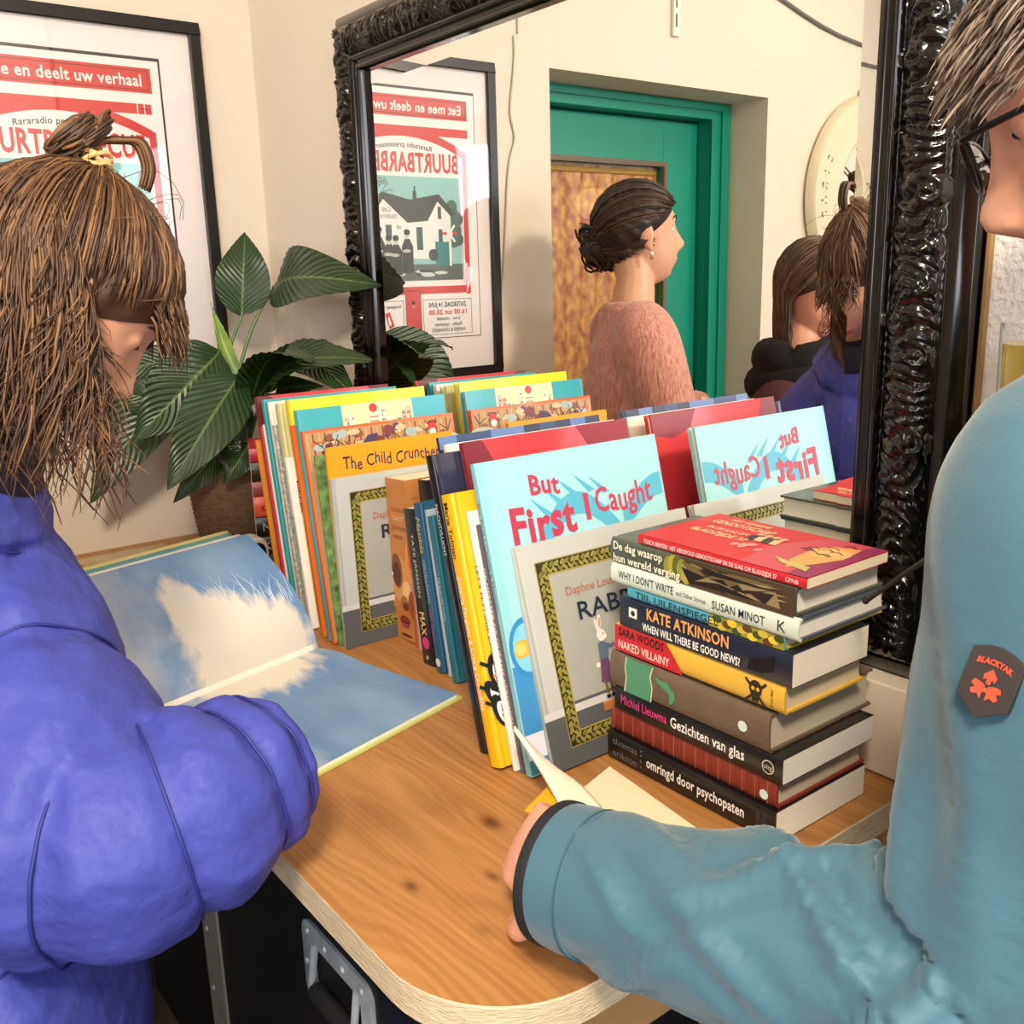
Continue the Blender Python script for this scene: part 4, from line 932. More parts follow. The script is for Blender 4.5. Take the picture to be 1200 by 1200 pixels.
def far_sheet(c, e, dz, mt, name, u0, u1, v0=0, v1=1, thick=.0, uv=True):
    mb = MB(); rows = []
    for i in range(25):
        t = 1-i/24; q = bez(t, c, e); row = []
        for j in range(21):
            v = 1-(v0+(v1-v0)*j/20)     # 0 at the g2 (left) side in uv
            p = g1 + gd_*(.276*(1-(1-v)*1.0)) + pp*q.x + V((0, 0, q.y+dz)) - OB
            row.append(p)
        rows.append(row)
    mb.grid(rows, mt, uv=True)
    for k_ in mb.uv: u_, v_ = mb.uv[k_]; mb.uv[k_] = (u0+(u1-u0)*u_, v_)
    o = mb.build(name, ob, smooth='all', fix=False)
    if thick:
        md = o.modifiers.new('s', 'SOLIDIFY'); md.thickness = thick; md.offset = 0; o.data = evaluated(o); o.modifiers.clear()
    return o
far_sheet((.012, .085), (.143, .153), .010, skym, 'left_page', 0, .5)
far_sheet((.030, .075), (.165, .150), .007, paper('#f4efe2'), 'page_block', 0, .5, thick=.007)
far_sheet((.055, .065), (.186, .155), .0035, mat('teal_lining', '#4f93a8', .5, col2='#6fb0a8', nscale=6), 'endpaper', 0, .5, thick=.001)
far_sheet((.058, .060), (.193, .158), .0025, cov('#e5d98c'), 'left_cover', 0, .5, thick=.003)
mb = MB(); rows = []
for i in range(25):
    a = i/24*.268; zc_ = .012-.004*(i/24)+.004*math.sin(PI*min(1, i/8))
    rows.append([g1 - pp*a + gd_*(.276*(1-j/10)) + V((0, 0, zc_)) - OB for j in range(11)])
mb.grid(rows, skym, uv=True)
for k_ in mb.uv: u_, v_ = mb.uv[k_]; mb.uv[k_] = (.5+.5*u_, v_)
mb.build('right_page', ob, smooth='all', fix=False)
mb = MB()
def slab(z0, z1, ext, mt):
    q = [g1 + gd_*(-ext), g2 + gd_*ext, g2 - pp*(.268+ext) + gd_*ext, g1 - pp*(.268+ext) - gd_*ext]
    n = mb.add([tuple(p-OB+V((0, 0, z0))) for p in q]+[tuple(p-OB+V((0, 0, z1))) for p in q])
    for f in ((3,2,1,0),(4,5,6,7),(0,1,5,4),(1,2,6,5),(2,3,7,6),(3,0,4,7)): mb.face([n+i for i in f], mt)
slab(.0035, .0078, -.001, paper('#f4efe2')); mb.build('right_page_block', ob)
mb = MB(); slab(.0005, .0034, .004, cov('#c8cf7a')); mb.build('right_cover', ob)
# fine white grass strokes printed over the sky
mb = MB(); r = random.Random(6); wl = ink('#e8ecef', .5)
def fp(u, v, lift=.0006):
    q = bez(1-2*u, (.012, .085), (.143, .153)); return g1 + gd_*(.276*(1-v)) + pp*q.x + V((0, 0, q.y+.010)) - OB + (V((.8, .1, .6)))*lift
for i in range(46):
    v = .38+.6*r.random(); u = .13+.22*max(0, v-.4)+.05*r.random(); L_ = .02+.09*r.random(); dv = r.uniform(-.05, .05)
    pts = [fp(max(.005, u-L_*t), min(.995, max(0, v+dv*t*t))) for t in (0, .33, .66, 1)]
    mb.tube(pts, [.0004, .0004, .0003, .0001], wl, 4)
mb.build('drawn_strokes', ob, fix=False)

# flat magazine under the open book, next to the wall
mg = tag(empty('magazine', (.22, -.46, T)), 'flat magazine with a yellow flower picture lying on the table by the wall', 'magazine')
mb = MB(); mb.box((-.16, -.145, .0005), (.16, .145, .006), mat('mag', '#cdbfa6', .4, col2='#b58a3a', nscale=9)); mb.build('cover', mg)
mb = MB(); s = Sheet(mb, (-.16, -.145, .006), (0, 1, 0), (-1, 0, 0), (0, 0, 1)); s.o = V((.16, -.145, .006))
rr = random.Random(3)
for i in range(16): s.disc(.02+.12*rr.random(), .04+.24*rr.random(), .016, rr.choice(['#d9a427', '#e6bd4a', '#a06a2a', '#8a8a76']), 1+i % 5, ry=.009, k=10, rot=rr.random()*3)
s.rect(.17, .20, .11, .06, '#77787e', 1); mb.build('cover_print', mg, fix=False)

# small white camera
dv = tag(empty('camera_device', (.47, -.297, T)), 'small white rounded smart camera with a blue light at the table back', 'camera')
mb = MB(); rg = lambda x, k: [(x, -.034*k+0 if False else p[0]*k, p[2]*k+.048*(1-k)) for p in [(q[0], 0, q[2]) for q in rrect(-.034, .012, .034, .096, .018, 0)]]
mb.loft([rg(-.028, .9), rg(-.024, 1), rg(.014, 1), rg(.018, .93)], mat('white_plastic', '#e6e4de', .3)); mb.build('body', dv, smooth=True)
mb = MB(); rg2 = [(.0186, p[0]*.8, (p[2]-.054)*.82+.054) for p in rrect(-.034, .012, .034, .096, .018, 0)]; rg3 = [(.0196, p[1], p[2]) for p in rg2]
mb.loft([rg2, rg3], mat('black_glass', '#0a0b0d', .1, coat=.5)); mb.build('front_panel', dv)
mb = MB(); mb.tube([(.0197, 0, .048), (.022, 0, .048)], .013, mat('lens_ring', '#3a3d42', .2, .6), 24); mb.tube([(.022, 0, .048), (.0226, 0, .048)], .008, mat('lens_black', '#050608', .05), 20); mb.build('lens', dv, smooth=True)
mb = MB(); mb.ball((.0198, 0, .076), .003, mat('led', '#2f86ff', .3, emit=6), 8); mb.build('status_light', dv)
mb = MB(); mb.lathe([(.024, .0005), (.024, .004), (.012, .012)], mat('white_plastic', '#e6e4de', .3)); mb.build('foot', dv, smooth=True)

# paperback lying open in the right person's hand
pb = tag(empty('open_paperback', (1.45, -.34, T)), 'yellow covered paperback lying open under the hand of the person in teal', 'book')
O = V((1.45, -.34, 0))
def quad_slab(mb, pts, z0, z1, mt):
    n = mb.add([tuple(V((x, y, z0))-O) for x, y in pts]+[tuple(V((x, y, z1))-O) for x, y in pts])
    for f in ((3,2,1,0),(4,5,6,7),(0,1,5,4),(1,2,6,5),(2,3,7,6),(3,0,4,7)): mb.face([n+i for i in f], mt)
c0, c1, c2, c3 = (1.372, -.322), (1.362, -.258), (1.512, -.290), (1.500, -.415)      # right half: far-left, far, near-right, near-left
R4 = [(1.400, -.395), (1.362, -.265), (1.512, -.285), (1.552, -.415)]
mb = MB(); quad_slab(mb, R4, .002, .012, paper('#efe0bd')); mb.build('page_block', pb)
mb = MB(); quad_slab(mb, [(1.399, -.398), (1.358, -.262), (1.515, -.282), (1.556, -.418)], .0004, .0018, cov('#e8a820')); mb.build('right_cover', pb)
def leafsheet(name, base0, base1, tip0, tip1, bend, mt, thick=.0006):
    mb = MB(); rows = []
    for i in range(17):
        t = i/16; row = []
        for j in range(9):
            q = j/8; b0 = V(base0).lerp(V(base1), q); t0 = V(tip0).lerp(V(tip1), q)
            p = b0.lerp(t0, t) + V(bend)*math.sin(PI*t)
            row.append(p - V((1.45, -.34, T)))
        rows.append(row)
    mb.grid(rows, mt); o = mb.build(name, pb, smooth='all', fix=False)
    md = o.modifiers.new('s', 'SOLIDIFY'); md.thickness = thick; o.data = evaluated(o); o.modifiers.clear(); return o
leafsheet('lifted_page', (1.419,-0.329,1.014), (1.418,-0.371,1.014), (1.356,-0.335,1.027), (1.326,-0.365,1.079), (0, -.004, .012), paper('#f1e8d2'), .004)
leafsheet('left_cover', (1.423,-0.339,1.010), (1.435,-0.393,1.010), (1.372,-0.345,1.035), (1.382,-0.400,1.020), (0, 0, .006), cov('#eaa91c'), .0012)

# ------------------------------------------------------------------ peace lily in a woven pot
def leaf_material():
    m = bpy.data.materials.new('lily_leaf'); m.use_nodes = True; nt = m.node_tree; b = nt.nodes['Principled BSDF']; L = nt.links.new
    uv = nt.nodes.new('ShaderNodeUVMap'); uv.uv_map = 'uv'; sp = nt.nodes.new('ShaderNodeSeparateXYZ'); L(uv.outputs[0], sp.inputs[0])
    def mth(op, a, b_=None):
        n = nt.nodes.new('ShaderNodeMath'); n.operation = op
        for i, x in enumerate((a, b_)):
            if x is None: continue
            if isinstance(x, (int, float)): n.inputs[i].default_value = x
            else: L(x, n.inputs[i])
        return n.outputs[0]
    ac = mth('ABSOLUTE', mth('SUBTRACT', sp.outputs[1], .5))
    st = mth('SINE', mth('MULTIPLY', mth('SUBTRACT', sp.outputs[0], mth('MULTIPLY', ac, .55)), 95))
    mid = mth('LESS_THAN', ac, .022)
    rp = nt.nodes.new('ShaderNodeValToRGB'); L(mth('ADD', mth('MULTIPLY', st, .5), .5), rp.inputs[0]); rp.color_ramp.elements[0].color = (*lin('#22371a'), 1); rp.color_ramp.elements[1].color = (*lin('#32502330'[:7]), 1); rp.color_ramp.elements[0].position = .55
    mx = nt.nodes.new('ShaderNodeMix'); mx.data_type = 'RGBA'; L(mid, mx.inputs[0]); L(rp.outputs[0], mx.inputs[6]); mx.inputs[7].default_value = (*lin('#5c7440'), 1)
    L(mx.outputs[2], b.inputs['Base Color']); b.inputs['Roughness'].default_value = .34
    bp = nt.nodes.new('ShaderNodeBump'); bp.inputs['Strength'].default_value = .3; bp.inputs['Distance'].default_value = .003; L(st, bp.inputs['Height']); L(bp.outputs[0], b.inputs['Normal'])
    return m
leafm = leaf_material(); youngm = mat('young_leaf', '#8fa84a', .4, col2='#5e8236', nscale=14)
PC = V((.165, -.20, T))
pt = tag(empty('peace_lily', tuple(PC)), 'green peace lily in a woven brown pot at the far table end', 'plant')
wov = mat('woven_fibre', '#8a6a4c', .85, noise=.45, nscale=60, stretch=(1, 1, 3), bump=1.0, bscale=160)
prof_ = [(.058, .0005), (.066, .004)]
for i in range(40):
    z_ = .008+i*.0047; prof_.append((.066+.022*(i/39)**.8+(.0016 if i % 2 else -.0012), z_))
prof_ += [(.084, .197), (.080, .196), (.076, .17), (.001, .168)]
mb = MB(); mb.lathe(prof_, wov, k=48); mb.build('woven_pot', pt, smooth='all')
mb = MB(); mb.lathe([(.001, .172), (.05, .176), (.075, .171), (.001, .169)], mat('soil', '#3a2b20', .95, bump=1, bscale=90), k=24); mb.build('soil', pt, smooth=True)
def leaf(base, tip, width, face, droop=.02, fold=.12, roll=0, mt=None, stem=True, curl=0):
    """blade from base to tip, its face turned towards the point 'face'"""
    base, tip = V(base), V(tip); ax = tip-base; L_ = ax.length; ax.normalize()
    n = (V(face)-(base+tip)/2); n = (n-ax*n.dot(ax)).normalized(); sd = ax.cross(n)
    mb = MB(); rows = []
    for i in range(29):
        t = i/28
        wd = width/2*max(.0, (math.sin(PI*min(1, t**.72)))**.85)*(1-.25*t) * 1.12
        cpt = base+ax*(L_*t)+n*(droop*math.sin(PI*t))-V((0, 0, 1))*(curl*t*t)
        row = []
        for j in range(13):
            q = j/6-1
            p = cpt+sd*(wd*q)+n*(fold*wd*abs(q)**1.3+.0016*math.sin(28*(t-.12*abs(q))*PI)*abs(q)+.004*math.sin(t*9+q*2)*abs(q))
            row.append(p-PC)
        rows.append(row)
    mb.grid(rows, mt or leafm, uv=True)
    lf = mb.build('leaf', pt, smooth='all', fix=False)
    if stem:
        r0 = PC+V((rnd.uniform(-.025, .025), rnd.uniform(-.03, .03), .17)); md = r0.lerp(base, .55)+V((0, 0, .05))
        mb = MB(); mb.tube([r0-PC, md-PC, base-PC, base+ax*.02-PC], [.0045, .0036, .0028, .0018], mat('stem', '#4d7032', .45), 7, sub=6); mb.build('stem', pt, smooth=True)
CAMP = (2.05, -.92, 1.5)
leaf((0.170,-0.145,1.467), (0.126,-0.104,1.630), .105, CAMP, fold=.08)
leaf((0.182,-0.075,1.522), (0.563,-0.050,1.521), .115, (1.2, -1.2, 2.0), droop=.045, fold=.15)
leaf((0.186,-0.202,1.401), (0.215,-0.394,1.252), .150, CAMP, droop=.03)
leaf((0.256,-0.196,1.358), (0.309,-0.373,1.167), .115, (2.0, -1.2, 1.5), droop=.02, fold=.2)
leaf((0.051,-0.217,1.386), (-0.005,-0.393,1.341), .075, (1.5, -.9, 2.2))
leaf((0.100,-0.250,1.353), (0.144,-0.470,1.128), .125, (1.6, -1.6, 1.6), droop=.03)
leaf((0.222,-0.173,1.273), (0.138,-0.193,1.494), .034, (2.0, -.2, 1.4), fold=.6, mt=youngm, droop=-.008)
leaf((0.177,-0.130,1.317), (0.237,-0.064,1.411), .058, (2.0, -1.5, 1.2))
leaf((0.278,-0.083,1.397), (0.528,-0.090,1.324), .085, (1.8, -1.0, 2.2), droop=.03)
leaf((0.238,-0.119,1.313), (0.375,-0.081,1.337), .05, (1.8, -1.0, 2.0))
leaf((0.219,-0.234,1.217), (0.240,-0.343,1.127), .055, CAMP)
leaf((0.252,-0.187,1.224), (0.274,-0.254,1.155), .06, CAMP)
leaf((0.212,-0.173,1.303), (0.240,-0.212,1.200), .045, CAMP)
leaf((.235, -.155, T+.30), (.56, -.075, T+.395), .125, (1.2, -.6, 2.4), droop=.05)
leaf((.24, -.17, T+.30), (.53, -.17, T+.40), .10, (1.0, -.3, 2.6), droop=.05)
leaf((.20, -.14, T+.32), (.38, -.06, T+.41), .07, (1.2, .4, 2.0), droop=.03)
leaf((.13, -.26, T+.27), (.06, -.40, T+.33), .09, (1.5, -.6, 2.2), droop=.03)

# ------------------------------------------------------------------ people
def skin(c='#d9a184'): return mat('skin', c, .5, noise=.10, nscale=25, sss=.12)
def frame_of(f, up=(0, 0, 1)):
    f = V(f).normalized(); u = V(up); u = (u-f*u.dot(f)).normalized(); r = f.cross(u)
    return Matrix((r, f, u)).transposed()       # local x right, y forward, z up
def head_radius(d):
    def ell(c, R):
        c = np.array(c); R = np.array(R); dd = d/R; cc = c/R
        a = (dd*dd).sum(-1); b = (dd*cc).sum(-1); k = (cc*cc).sum()-1
        return (b+np.sqrt(np.maximum(b*b-a*k, 0)))/a
    r1 = ell((0, -.012, .026), (.076, .097, .091)); r2 = ell((0, .020, -.038), (.058, .069, .083))
    k = 150
    return np.log(np.exp(k*r1)+np.exp(k*r2))/k
def head_pts(nu=64, nv=80):
    e = np.linspace(-PI/2+.03, PI/2-.03, nu)[:, None]; a = np.linspace(0, 2*PI, nv, endpoint=False)[None, :]
    d = np.stack([np.cos(e)*np.sin(a), np.cos(e)*np.cos(a), np.sin(e)+0*a], -1)
    p = d*head_radius(d)[..., None]; x, y, z = p[..., 0].copy(), p[..., 1].copy(), p[..., 2].copy()
    fr = 1/(1+np.exp(-(y-.03)/.008)); g = lambda v, c, s: np.exp(-((v-c)/s)**2); ax = np.abs(x)
    nz = np.clip(np.interp(z, [-.056, -.048, -.041, -.033, -.024, -.005, .018, .032], [0, .004, .014, .0245, .0255, .015, .006, 0]), 0, 1)
    wd = np.interp(z, [-.045, -.034, -.01, .03], [.015, .015, .010, .009])
    y = y+fr*nz*np.exp(-(x/wd)**2)
    y = y+fr*(.006*g(ax, .012, .006)*g(z, -.038, .007))
    y = y+fr*(.005*g(z, .033, .010)*g(ax, .022, .024)-.011*g(ax, .031, .015)*g(z, .012, .011)+.004*g(ax, .042, .016)*g(z, -.022, .018))
    y = y+fr*(.0065*g(z, -.063, .0055)+.0065*g(z, -.075, .006)-.003*g(z, -.069, .002))*g(x, 0, .019)
    y = y+fr*(.007*g(z, -.101, .012)*g(x, 0, .02)-.003*g(z, -.087, .006)*g(x, 0, .02))
    return np.stack([x, y, z], -1)
HP = head_pts()
def add_head(mb, c, R, mt, s=1.0, lid=.0122):
    P = [[tuple(V(c)+R @ (V(q)*s)) for q in row] for row in HP]
    n = mb.grid(P, mt, closed_v=True); nu, nv = HP.shape[:2]
    mb.face(range(n, n+nv), mt); mb.face(range(n+nu*nv-1, n+(nu-1)*nv-1, -1), mt)
    for sx in (-1, 1):
        rot = R @ Matrix.Rotation(sx*-.35, 3, 'Z')
        mb.ball(V(c)+R @ (V((sx*.079, -.012, -.004))*s), (.007*s, .018*s, .031*s), mt, 10, rot)
        mb.ball(V(c)+R @ (V((sx*.078, -.006, -.03))*s), (.007*s, .009*s, .011*s), mt, 8, rot)
        mb.ball(V(c)+R @ (V((sx*.031, .0655, lid))*s), (.0165*s, .0128*s, .0100*s), mt, 10, R); mb.ball(V(c)+R @ (V((sx*.031, .0630, .001))*s), (.015*s, .0115*s, .006*s), mt, 10, R)
def face_parts(root, c, R, iris='#4a3524', lip='#b0605a', brow='#4a3222', s=1.0):
    o = V(root.location); wh = mat('eye_white', '#ece6df', .25); ir = ink(iris, .2); bl = ink('#0a0808', .1)
    for sx in (-1, 1):
        mb = MB(); e = V((sx*.031, .0640, .010)); mb.ball(V(c)+R @ (e*s)-o, .0125*s, wh, 12)
        mb.ball(V(c)+R @ ((e+V((0, .0085, -.001)))*s)-o, (.0052*s, .0052*s, .0052*s), ir, 10); mb.ball(V(c)+R @ ((e+V((0, .0118, -.001)))*s)-o, .0030*s, bl, 8)
        mb.build('eye', root, smooth=True)
    def surf(x, z, lift=.0008):
        d = np.abs(HP[..., 0]-x)+np.abs(HP[..., 2]-z)+(HP[..., 1] < 0)*9; i = np.unravel_index(np.argmin(d), d.shape)
        return V((x, HP[i][1]+lift, z))
    for sx in (-1, 1):
        bm_ = MB(); pts = [V(c)+R @ (surf(sx*x, z, .0015)*s)-o for x, z in ((.014, .031), (.024, .036), (.036, .036), (.047, .030))]
        bm_.tube(pts, [.0016*s, .0026*s, .0024*s, .001*s], ink(brow, .8), 6, sub=3)
        bm_.build('eyebrow', root, smooth=True)
    lp = MB()
    for z, w_, r in ((-.0635, .021, .0034), (-.0745, .018, .0042)):
        pts = [V(c)+R @ (surf(x, z+.003*(abs(x)/.02)**2*(-1 if z > -.07 else 1), -.0008)*s)-o for x in np.linspace(-w_, w_, 7)]
        lp.tube(pts, [.0006]+[r*.8, r, r, r, r*.8]+[.0006], mat('lips', lip, .4), 7, sub=3)
    lp.build('lips', root, smooth=True)
def shift(mb, root): o = V(root.location); mb.v = [tuple(V(p)-o) for p in mb.v]; return mb
def add_hand(mb, wrist, d, n, mt, curl=.5, s=1.0, thumb=1):
    """palm from wrist along d, n = back of the hand; five bent fingers"""
    d = V(d).normalized(); n = V(n); n = (n-d*n.dot(d)).normalized(); sd = d.cross(n)*thumb
    W_ = V(wrist)
    mb.tube([W_-d*.03*s, W_, W_+d*.035*s, W_+d*.075*s, W_+d*.09*s], [(.019*s, .026*s), (.017*s, .029*s), (.015*s, .040*s), (.013*s, .042*s), (.009*s, .038*s)], mt, 14, up=n)
    for k, (off, L_) in enumerate(((-.031, .060), (-.0105, .076), (.0105, .082), (.031, .074))):
        p = W_+d*.078*s+sd*(off*s); pts = [p-d*.012*s, p]; a = 0; r0 = .0090*s
        for j, fr in enumerate((.42, .32, .26)):
            a += curl*(.55, .9, .6)[j]; p = p+(d*math.cos(a)-n*math.sin(a))*(L_*fr*s); pts.append(p)
        mb.tube(pts, [r0, r0, r0*.95, r0*.86, r0*.62], mt, 10, sub=3)
        mb.ball(pts[-1], r0*.64, mt, 6)
    p = W_+d*.02*s+sd*(.026*s); q = p+(d*.45+sd*.8-n*.25).normalized()*.042*s; e = q+(d*.85+sd*.25-n*.4).normalized()*.034*s; t_ = e+(d*.9-n*.45).normalized()*.024*s
    mb.tube([p-sd*.012*s, p, q, e, t_], [.014*s, .015*s, .0115*s, .010*s, .006*s], mt, 10, sub=3)
def hair_cap(mb, c, R, mt, s=1.0, off=.012, front=84, side=92, back=116, seed=0, amp=.003, part=None):
    ax = V((0, -.447, .894)); t1 = V((1, 0, 0)); t2 = ax.cross(t1)   # t2 points to the front/down
    if t2.y < 0: t2 = -t2
    rows = []; K = 72
    for i in range(1, 26):
        row = []
        for j in range(K):
            ph = 2*PI*j/K; cy = math.cos(ph); lim = front*max(0, cy)**2+back*max(0, -cy)**2+side*math.sin(ph)**2
            a = math.radians(lim)*i/25
            d = ax*math.cos(a)+(t2*math.cos(ph)+t1*math.sin(ph))*math.sin(a)
            r = float(head_radius(np.array(d))); edge = 1-max(0, (i-21)/4)*.85
            o_ = off*edge+amp*math.sin(ph*17+seed+3*math.sin(a*3))*edge+amp*.6*math.sin(ph*41+a*7+seed)*edge
            row.append(V(c)+R @ (d*((r+o_)*s)))
        rows.append(row)
    n = mb.grid(rows, mt, closed_v=True); mb.face(range(n, n+K), mt)
def scalp(c, R, d, off, s=1.0):
    d = V(d).normalized(); return V(c)+R @ (d*((float(head_radius(np.array(d)))+off)*s))
def sweep(d0, d1, n):
    d0, d1 = V(d0).normalized(), V(d1).normalized()
    return [d0.slerp(d1, i/(n-1)) if d0.dot(d1) > -.99 else d0 for i in range(n)]
def hairmats(*cs): return [mat('hair', c, .52, noise=.25, nscale=60) for c in cs]
def legs(root, hips, feet, col, r=.085):
    m = mat('trousers', col, .8); mb = MB()
    for h_, f_ in zip(hips, feet):
        h_, f_ = V(h_), V(f_); k = h_.lerp(f_, .5); mb.tube([h_, k, f_+V((0, 0, .06))], [r, r*.72, r*.58], m, 14, sub=5)
    shift(mb, root); mb.build('trousers', root, smooth=True)
    mb = MB(); sm = ink('#26221f', .5)
    for f_ in feet: mb.ball((f_[0], f_[1], .045), (.05, .05, .04), sm, 8); mb.ball((f_[0]+root['dx']*.09, f_[1]+root['dy']*.09, .035), (.05 if abs(root['dy']) > abs(root['dx']) else .11, .11 if abs(root['dy']) > abs(root['dx']) else .05, .034), sm, 8)
    shift(mb, root); mb.build('shoes', root, smooth=True)
def person(label, loc, d):
    o = tag(empty('person', loc), label, 'person'); o['dx'], o['dy'] = d; return o

# ---- the reader in the blue padded jacket (left)
P1 = person('person in a bright blue padded jacket with a messy bun, reading the picture book', (1.0, -1.0, 0), (0, 1))
S1 = .93; HC = V((1.074,-0.687,1.521)); HR = frame_of((.03, .66, -.75)); sk = skin('#e0a688')
mb = MB(); add_head(mb, HC, HR, sk, S1)
nk = V((1.02, -.80, T+.40))
mb.tube([HC+HR @ V((0, -.03, -.03)), HC.lerp(nk, .55), nk, (1.01, -.86, T+.28)], [.062, .056, .066, .09], sk, 16, sub=4)
mb.tube([(1.01, -.85, T+.26), (1.02, -.88, T+.1), (1.03, -.87, T-.15)], [(.13, .08), (.14, .10), (.15, .10)], sk, 16, up=(1, 0, 0), sub=4)
mb.tube([(1.1, -.82, T+.27), (1.205,-0.791,1.131), (1.268,-0.778,1.086), (1.289,-0.696,1.092), (1.262,-0.610,1.099)], [.05, .045, .042, .038, .03], sk, 12, sub=5)
add_hand(mb, (1.227,-0.607,1.093), V((1.101,-0.608,1.081))-V((1.227,-0.607,1.093)), (.2, .2, 1), sk, .6, .95, 1)
mb.tube([(.92, -.82, T+.27), (.76, -.78, T+.06), (.74, -.66, T+.04)], [.05, .045, .032], sk, 12, sub=5)
add_hand(mb, (.74, -.66, T+.04), (.2, 1, .35), (-1, 0, .2), sk, .5, 1, -1)
shift(mb, P1); remesh(mb, 'body', sk, .0045, P1, 2)
face_parts(P1, HC, HR, s=S1)
# padded jacket: body and sleeves with stitched channels
blue = mat('blue_nylon', '#41479f', .55, noise=.06, nscale=8, bump=1.0, bscale=36, spec=.3)
def pts_of(pts, rad, sub): return smooth_path([V(p) for p in pts], rad, sub)
SEAMS = []
def puffed(mb, pts, rad, mt, seams, k=64, up=None, sub=26, puff=.05, seed=0):
    P, R_ = pts_of(pts, rad, sub); L_ = len(P); out = []
    for i in range(L_):
        t = i/(L_-1); f = 1.0
        for q in seams: f *= 1-puff*1.5*math.exp(-((t-q)/.016)**2)-puff*.8*math.exp(-((t-q)/.06)**2)
        r = R_[i]; out.append((r[0]*f, r[1]*f) if isinstance(r, tuple) else r*f)
    rs = random.Random(seed+len(seams)); ph = [[rs.uniform(0, 6.3) for _ in range(8)] for _ in range(len(seams)+1)]
    def rip(t, th):
        sgm = sum(1 for q in seams if t > q); d_ = min([abs(t-q) for q in seams]); a = 0
        for m_, n_ in enumerate((5, 8, 11, 14)): a += math.sin(n_*th+ph[sgm][m_]+9*t*math.sin(ph[sgm][m_+4]))/(1+m_*.4)
        return .011*a*math.exp(-(d_/.05)**2)+.004*a
    rings = mb.tube(P, out, mt, k, up=up, rip=rip)
    for q in seams: SEAMS.append([p for p in rings[int(q*(L_-1))]])
    return rings
def wrinkle(amp, sc, seed=0):
    rs = np.random.RandomState(seed); ks = rs.normal(size=(9, 3))*sc; ph = rs.uniform(0, 6.28, 9)
    def f(co):
        o = np.zeros(len(co))
        for k, p in zip(ks, ph): o += 1-np.abs(np.sin((co*k).sum(1)+p+.9*np.sin(co[:, 2]*sc*.7+p)))**.7*1.0
        return amp*(o/9-.5)*2
    return f
ARM = [(1.034,-0.807,1.226), (1.176,-0.790,1.143), (1.265,-0.781,1.086), (1.295,-0.705,1.094), (1.281,-0.634,1.103), (1.270,-0.606,1.105)]
mb = MB()
puffed(mb, [(1.03, -.88, T-.45), (1.03, -.875, T-.15), (1.02, -.885, T+.08), (1.01, -.88, T+.24), (1.02, -.82, T+.33), (1.03, -.79, T+.385)], [(.29, .19), (.285, .19), (.25, .18), (.21, .16), (.15, .12), (.10, .09)], blue, (.12, .3, .48, .66, .84), up=(1, 0, 0))
puffed(mb, [(1.05, -.85, T+.29), *ARM], [.10, .118, .118, .108, .098, .084, .058], blue, (.30, .53, .66, .78, .88), k=48, puff=.06)
puffed(mb, [(.95, -.85, T+.29), (.83, -.83, T+.17), (.755, -.77, T+.06), (.742, -.68, T+.04)], [.10, .10, .085, .055], blue, (.3, .55, .8))
shift(mb, P1)
w1 = wrinkle(.006, 22, 3); w2 = wrinkle(.002, 60, 5); jk = remesh(mb, 'padded_jacket', blue, .005, P1, 1, lambda co: w1(co)+w2(co))
mb = MB(); sm_ = mat('seam_thread', '#25297a', .6)
for rg_ in SEAMS:
    ce = sum((V(p) for p in rg_), V((0, 0, 0)))/len(rg_); q_ = [ce.lerp(V(p), .988) for p in rg_]; mb.tube(q_+[q_[0]], .0016, sm_, 6, cap=False)
shift(mb, P1); mb.build('stitched_seam', P1, smooth='all')
mb = MB(); blkc = mat('navy_lining', '#15182e', .6)
cp = [(1.03, -.80, T+.375), (1.035, -.785, T+.405), (1.04, -.775, T+.425)]
mb.tube(cp, [(.095, .085), (.088, .08), (.08, .072)], blkc, 28, up=(1, 0, 0)); shift(mb, P1); mb.build('collar', P1, smooth=True)
# zip of the jacket side pocket
mb = MB(); mb.tube([(0.966,-0.690,0.757), (1.014,-0.692,0.743), (1.033,-0.694,0.692)], .008, ink('#0d0d10'), 8, sub=4); shift(mb, P1); mb.build('zip', P1, smooth=True)
legs(P1, [(.92, -.88, .72), (1.12, -.88, .72)], [(.92, -.88, 0), (1.10, -.88, 0)], '#23232b')
# hair: half tied up into a small bun, loose waves at the side
hm = hairmats('#50341f', '#654427', '#855d38', '#432a1a')
r = random.Random(11); bunb = V((1.074,-0.647,1.621)); buntop = V((1.069,-0.645,1.644))
mb = MB(); hair_cap(mb, HC, HR, hm[0], S1, off=.008, front=86, side=100, back=118, seed=1, amp=.003)
def local(p): return HR.inverted() @ (V(p)-HC)
bd = local(bunb).normalized()
for i in range(800):                                            # combed to the bun
    ph = r.uniform(-PI, PI); cy = math.cos(ph)
    a = math.radians((84 if cy > 0 else 100)*r.uniform(.75, 1.02)); ax = V((0, -.447, .894)); t2 = V((0, .894, .447))
    d0 = ax*math.cos(a)+(t2*cy+V((1, 0, 0))*math.sin(ph))*math.sin(a)
    ds = sweep(d0, bd, 9); lift = r.uniform(.007, .013)
    pts = [scalp(HC, HR, d, lift+.003*math.sin(q*1.1+i), S1) for q, d in enumerate(ds[:-1])]+[bunb+V((r.uniform(-.012, .012), r.uniform(-.012, .012), -.004)), bunb+V((r.uniform(-.009, .009), r.uniform(-.009, .009), .034))]
    rr_ = r.uniform(.0006, .0016); mb.tube(pts, [rr_*.5]+[rr_]*7+[rr_*.8, rr_*.8], r.choice(hm), 5)
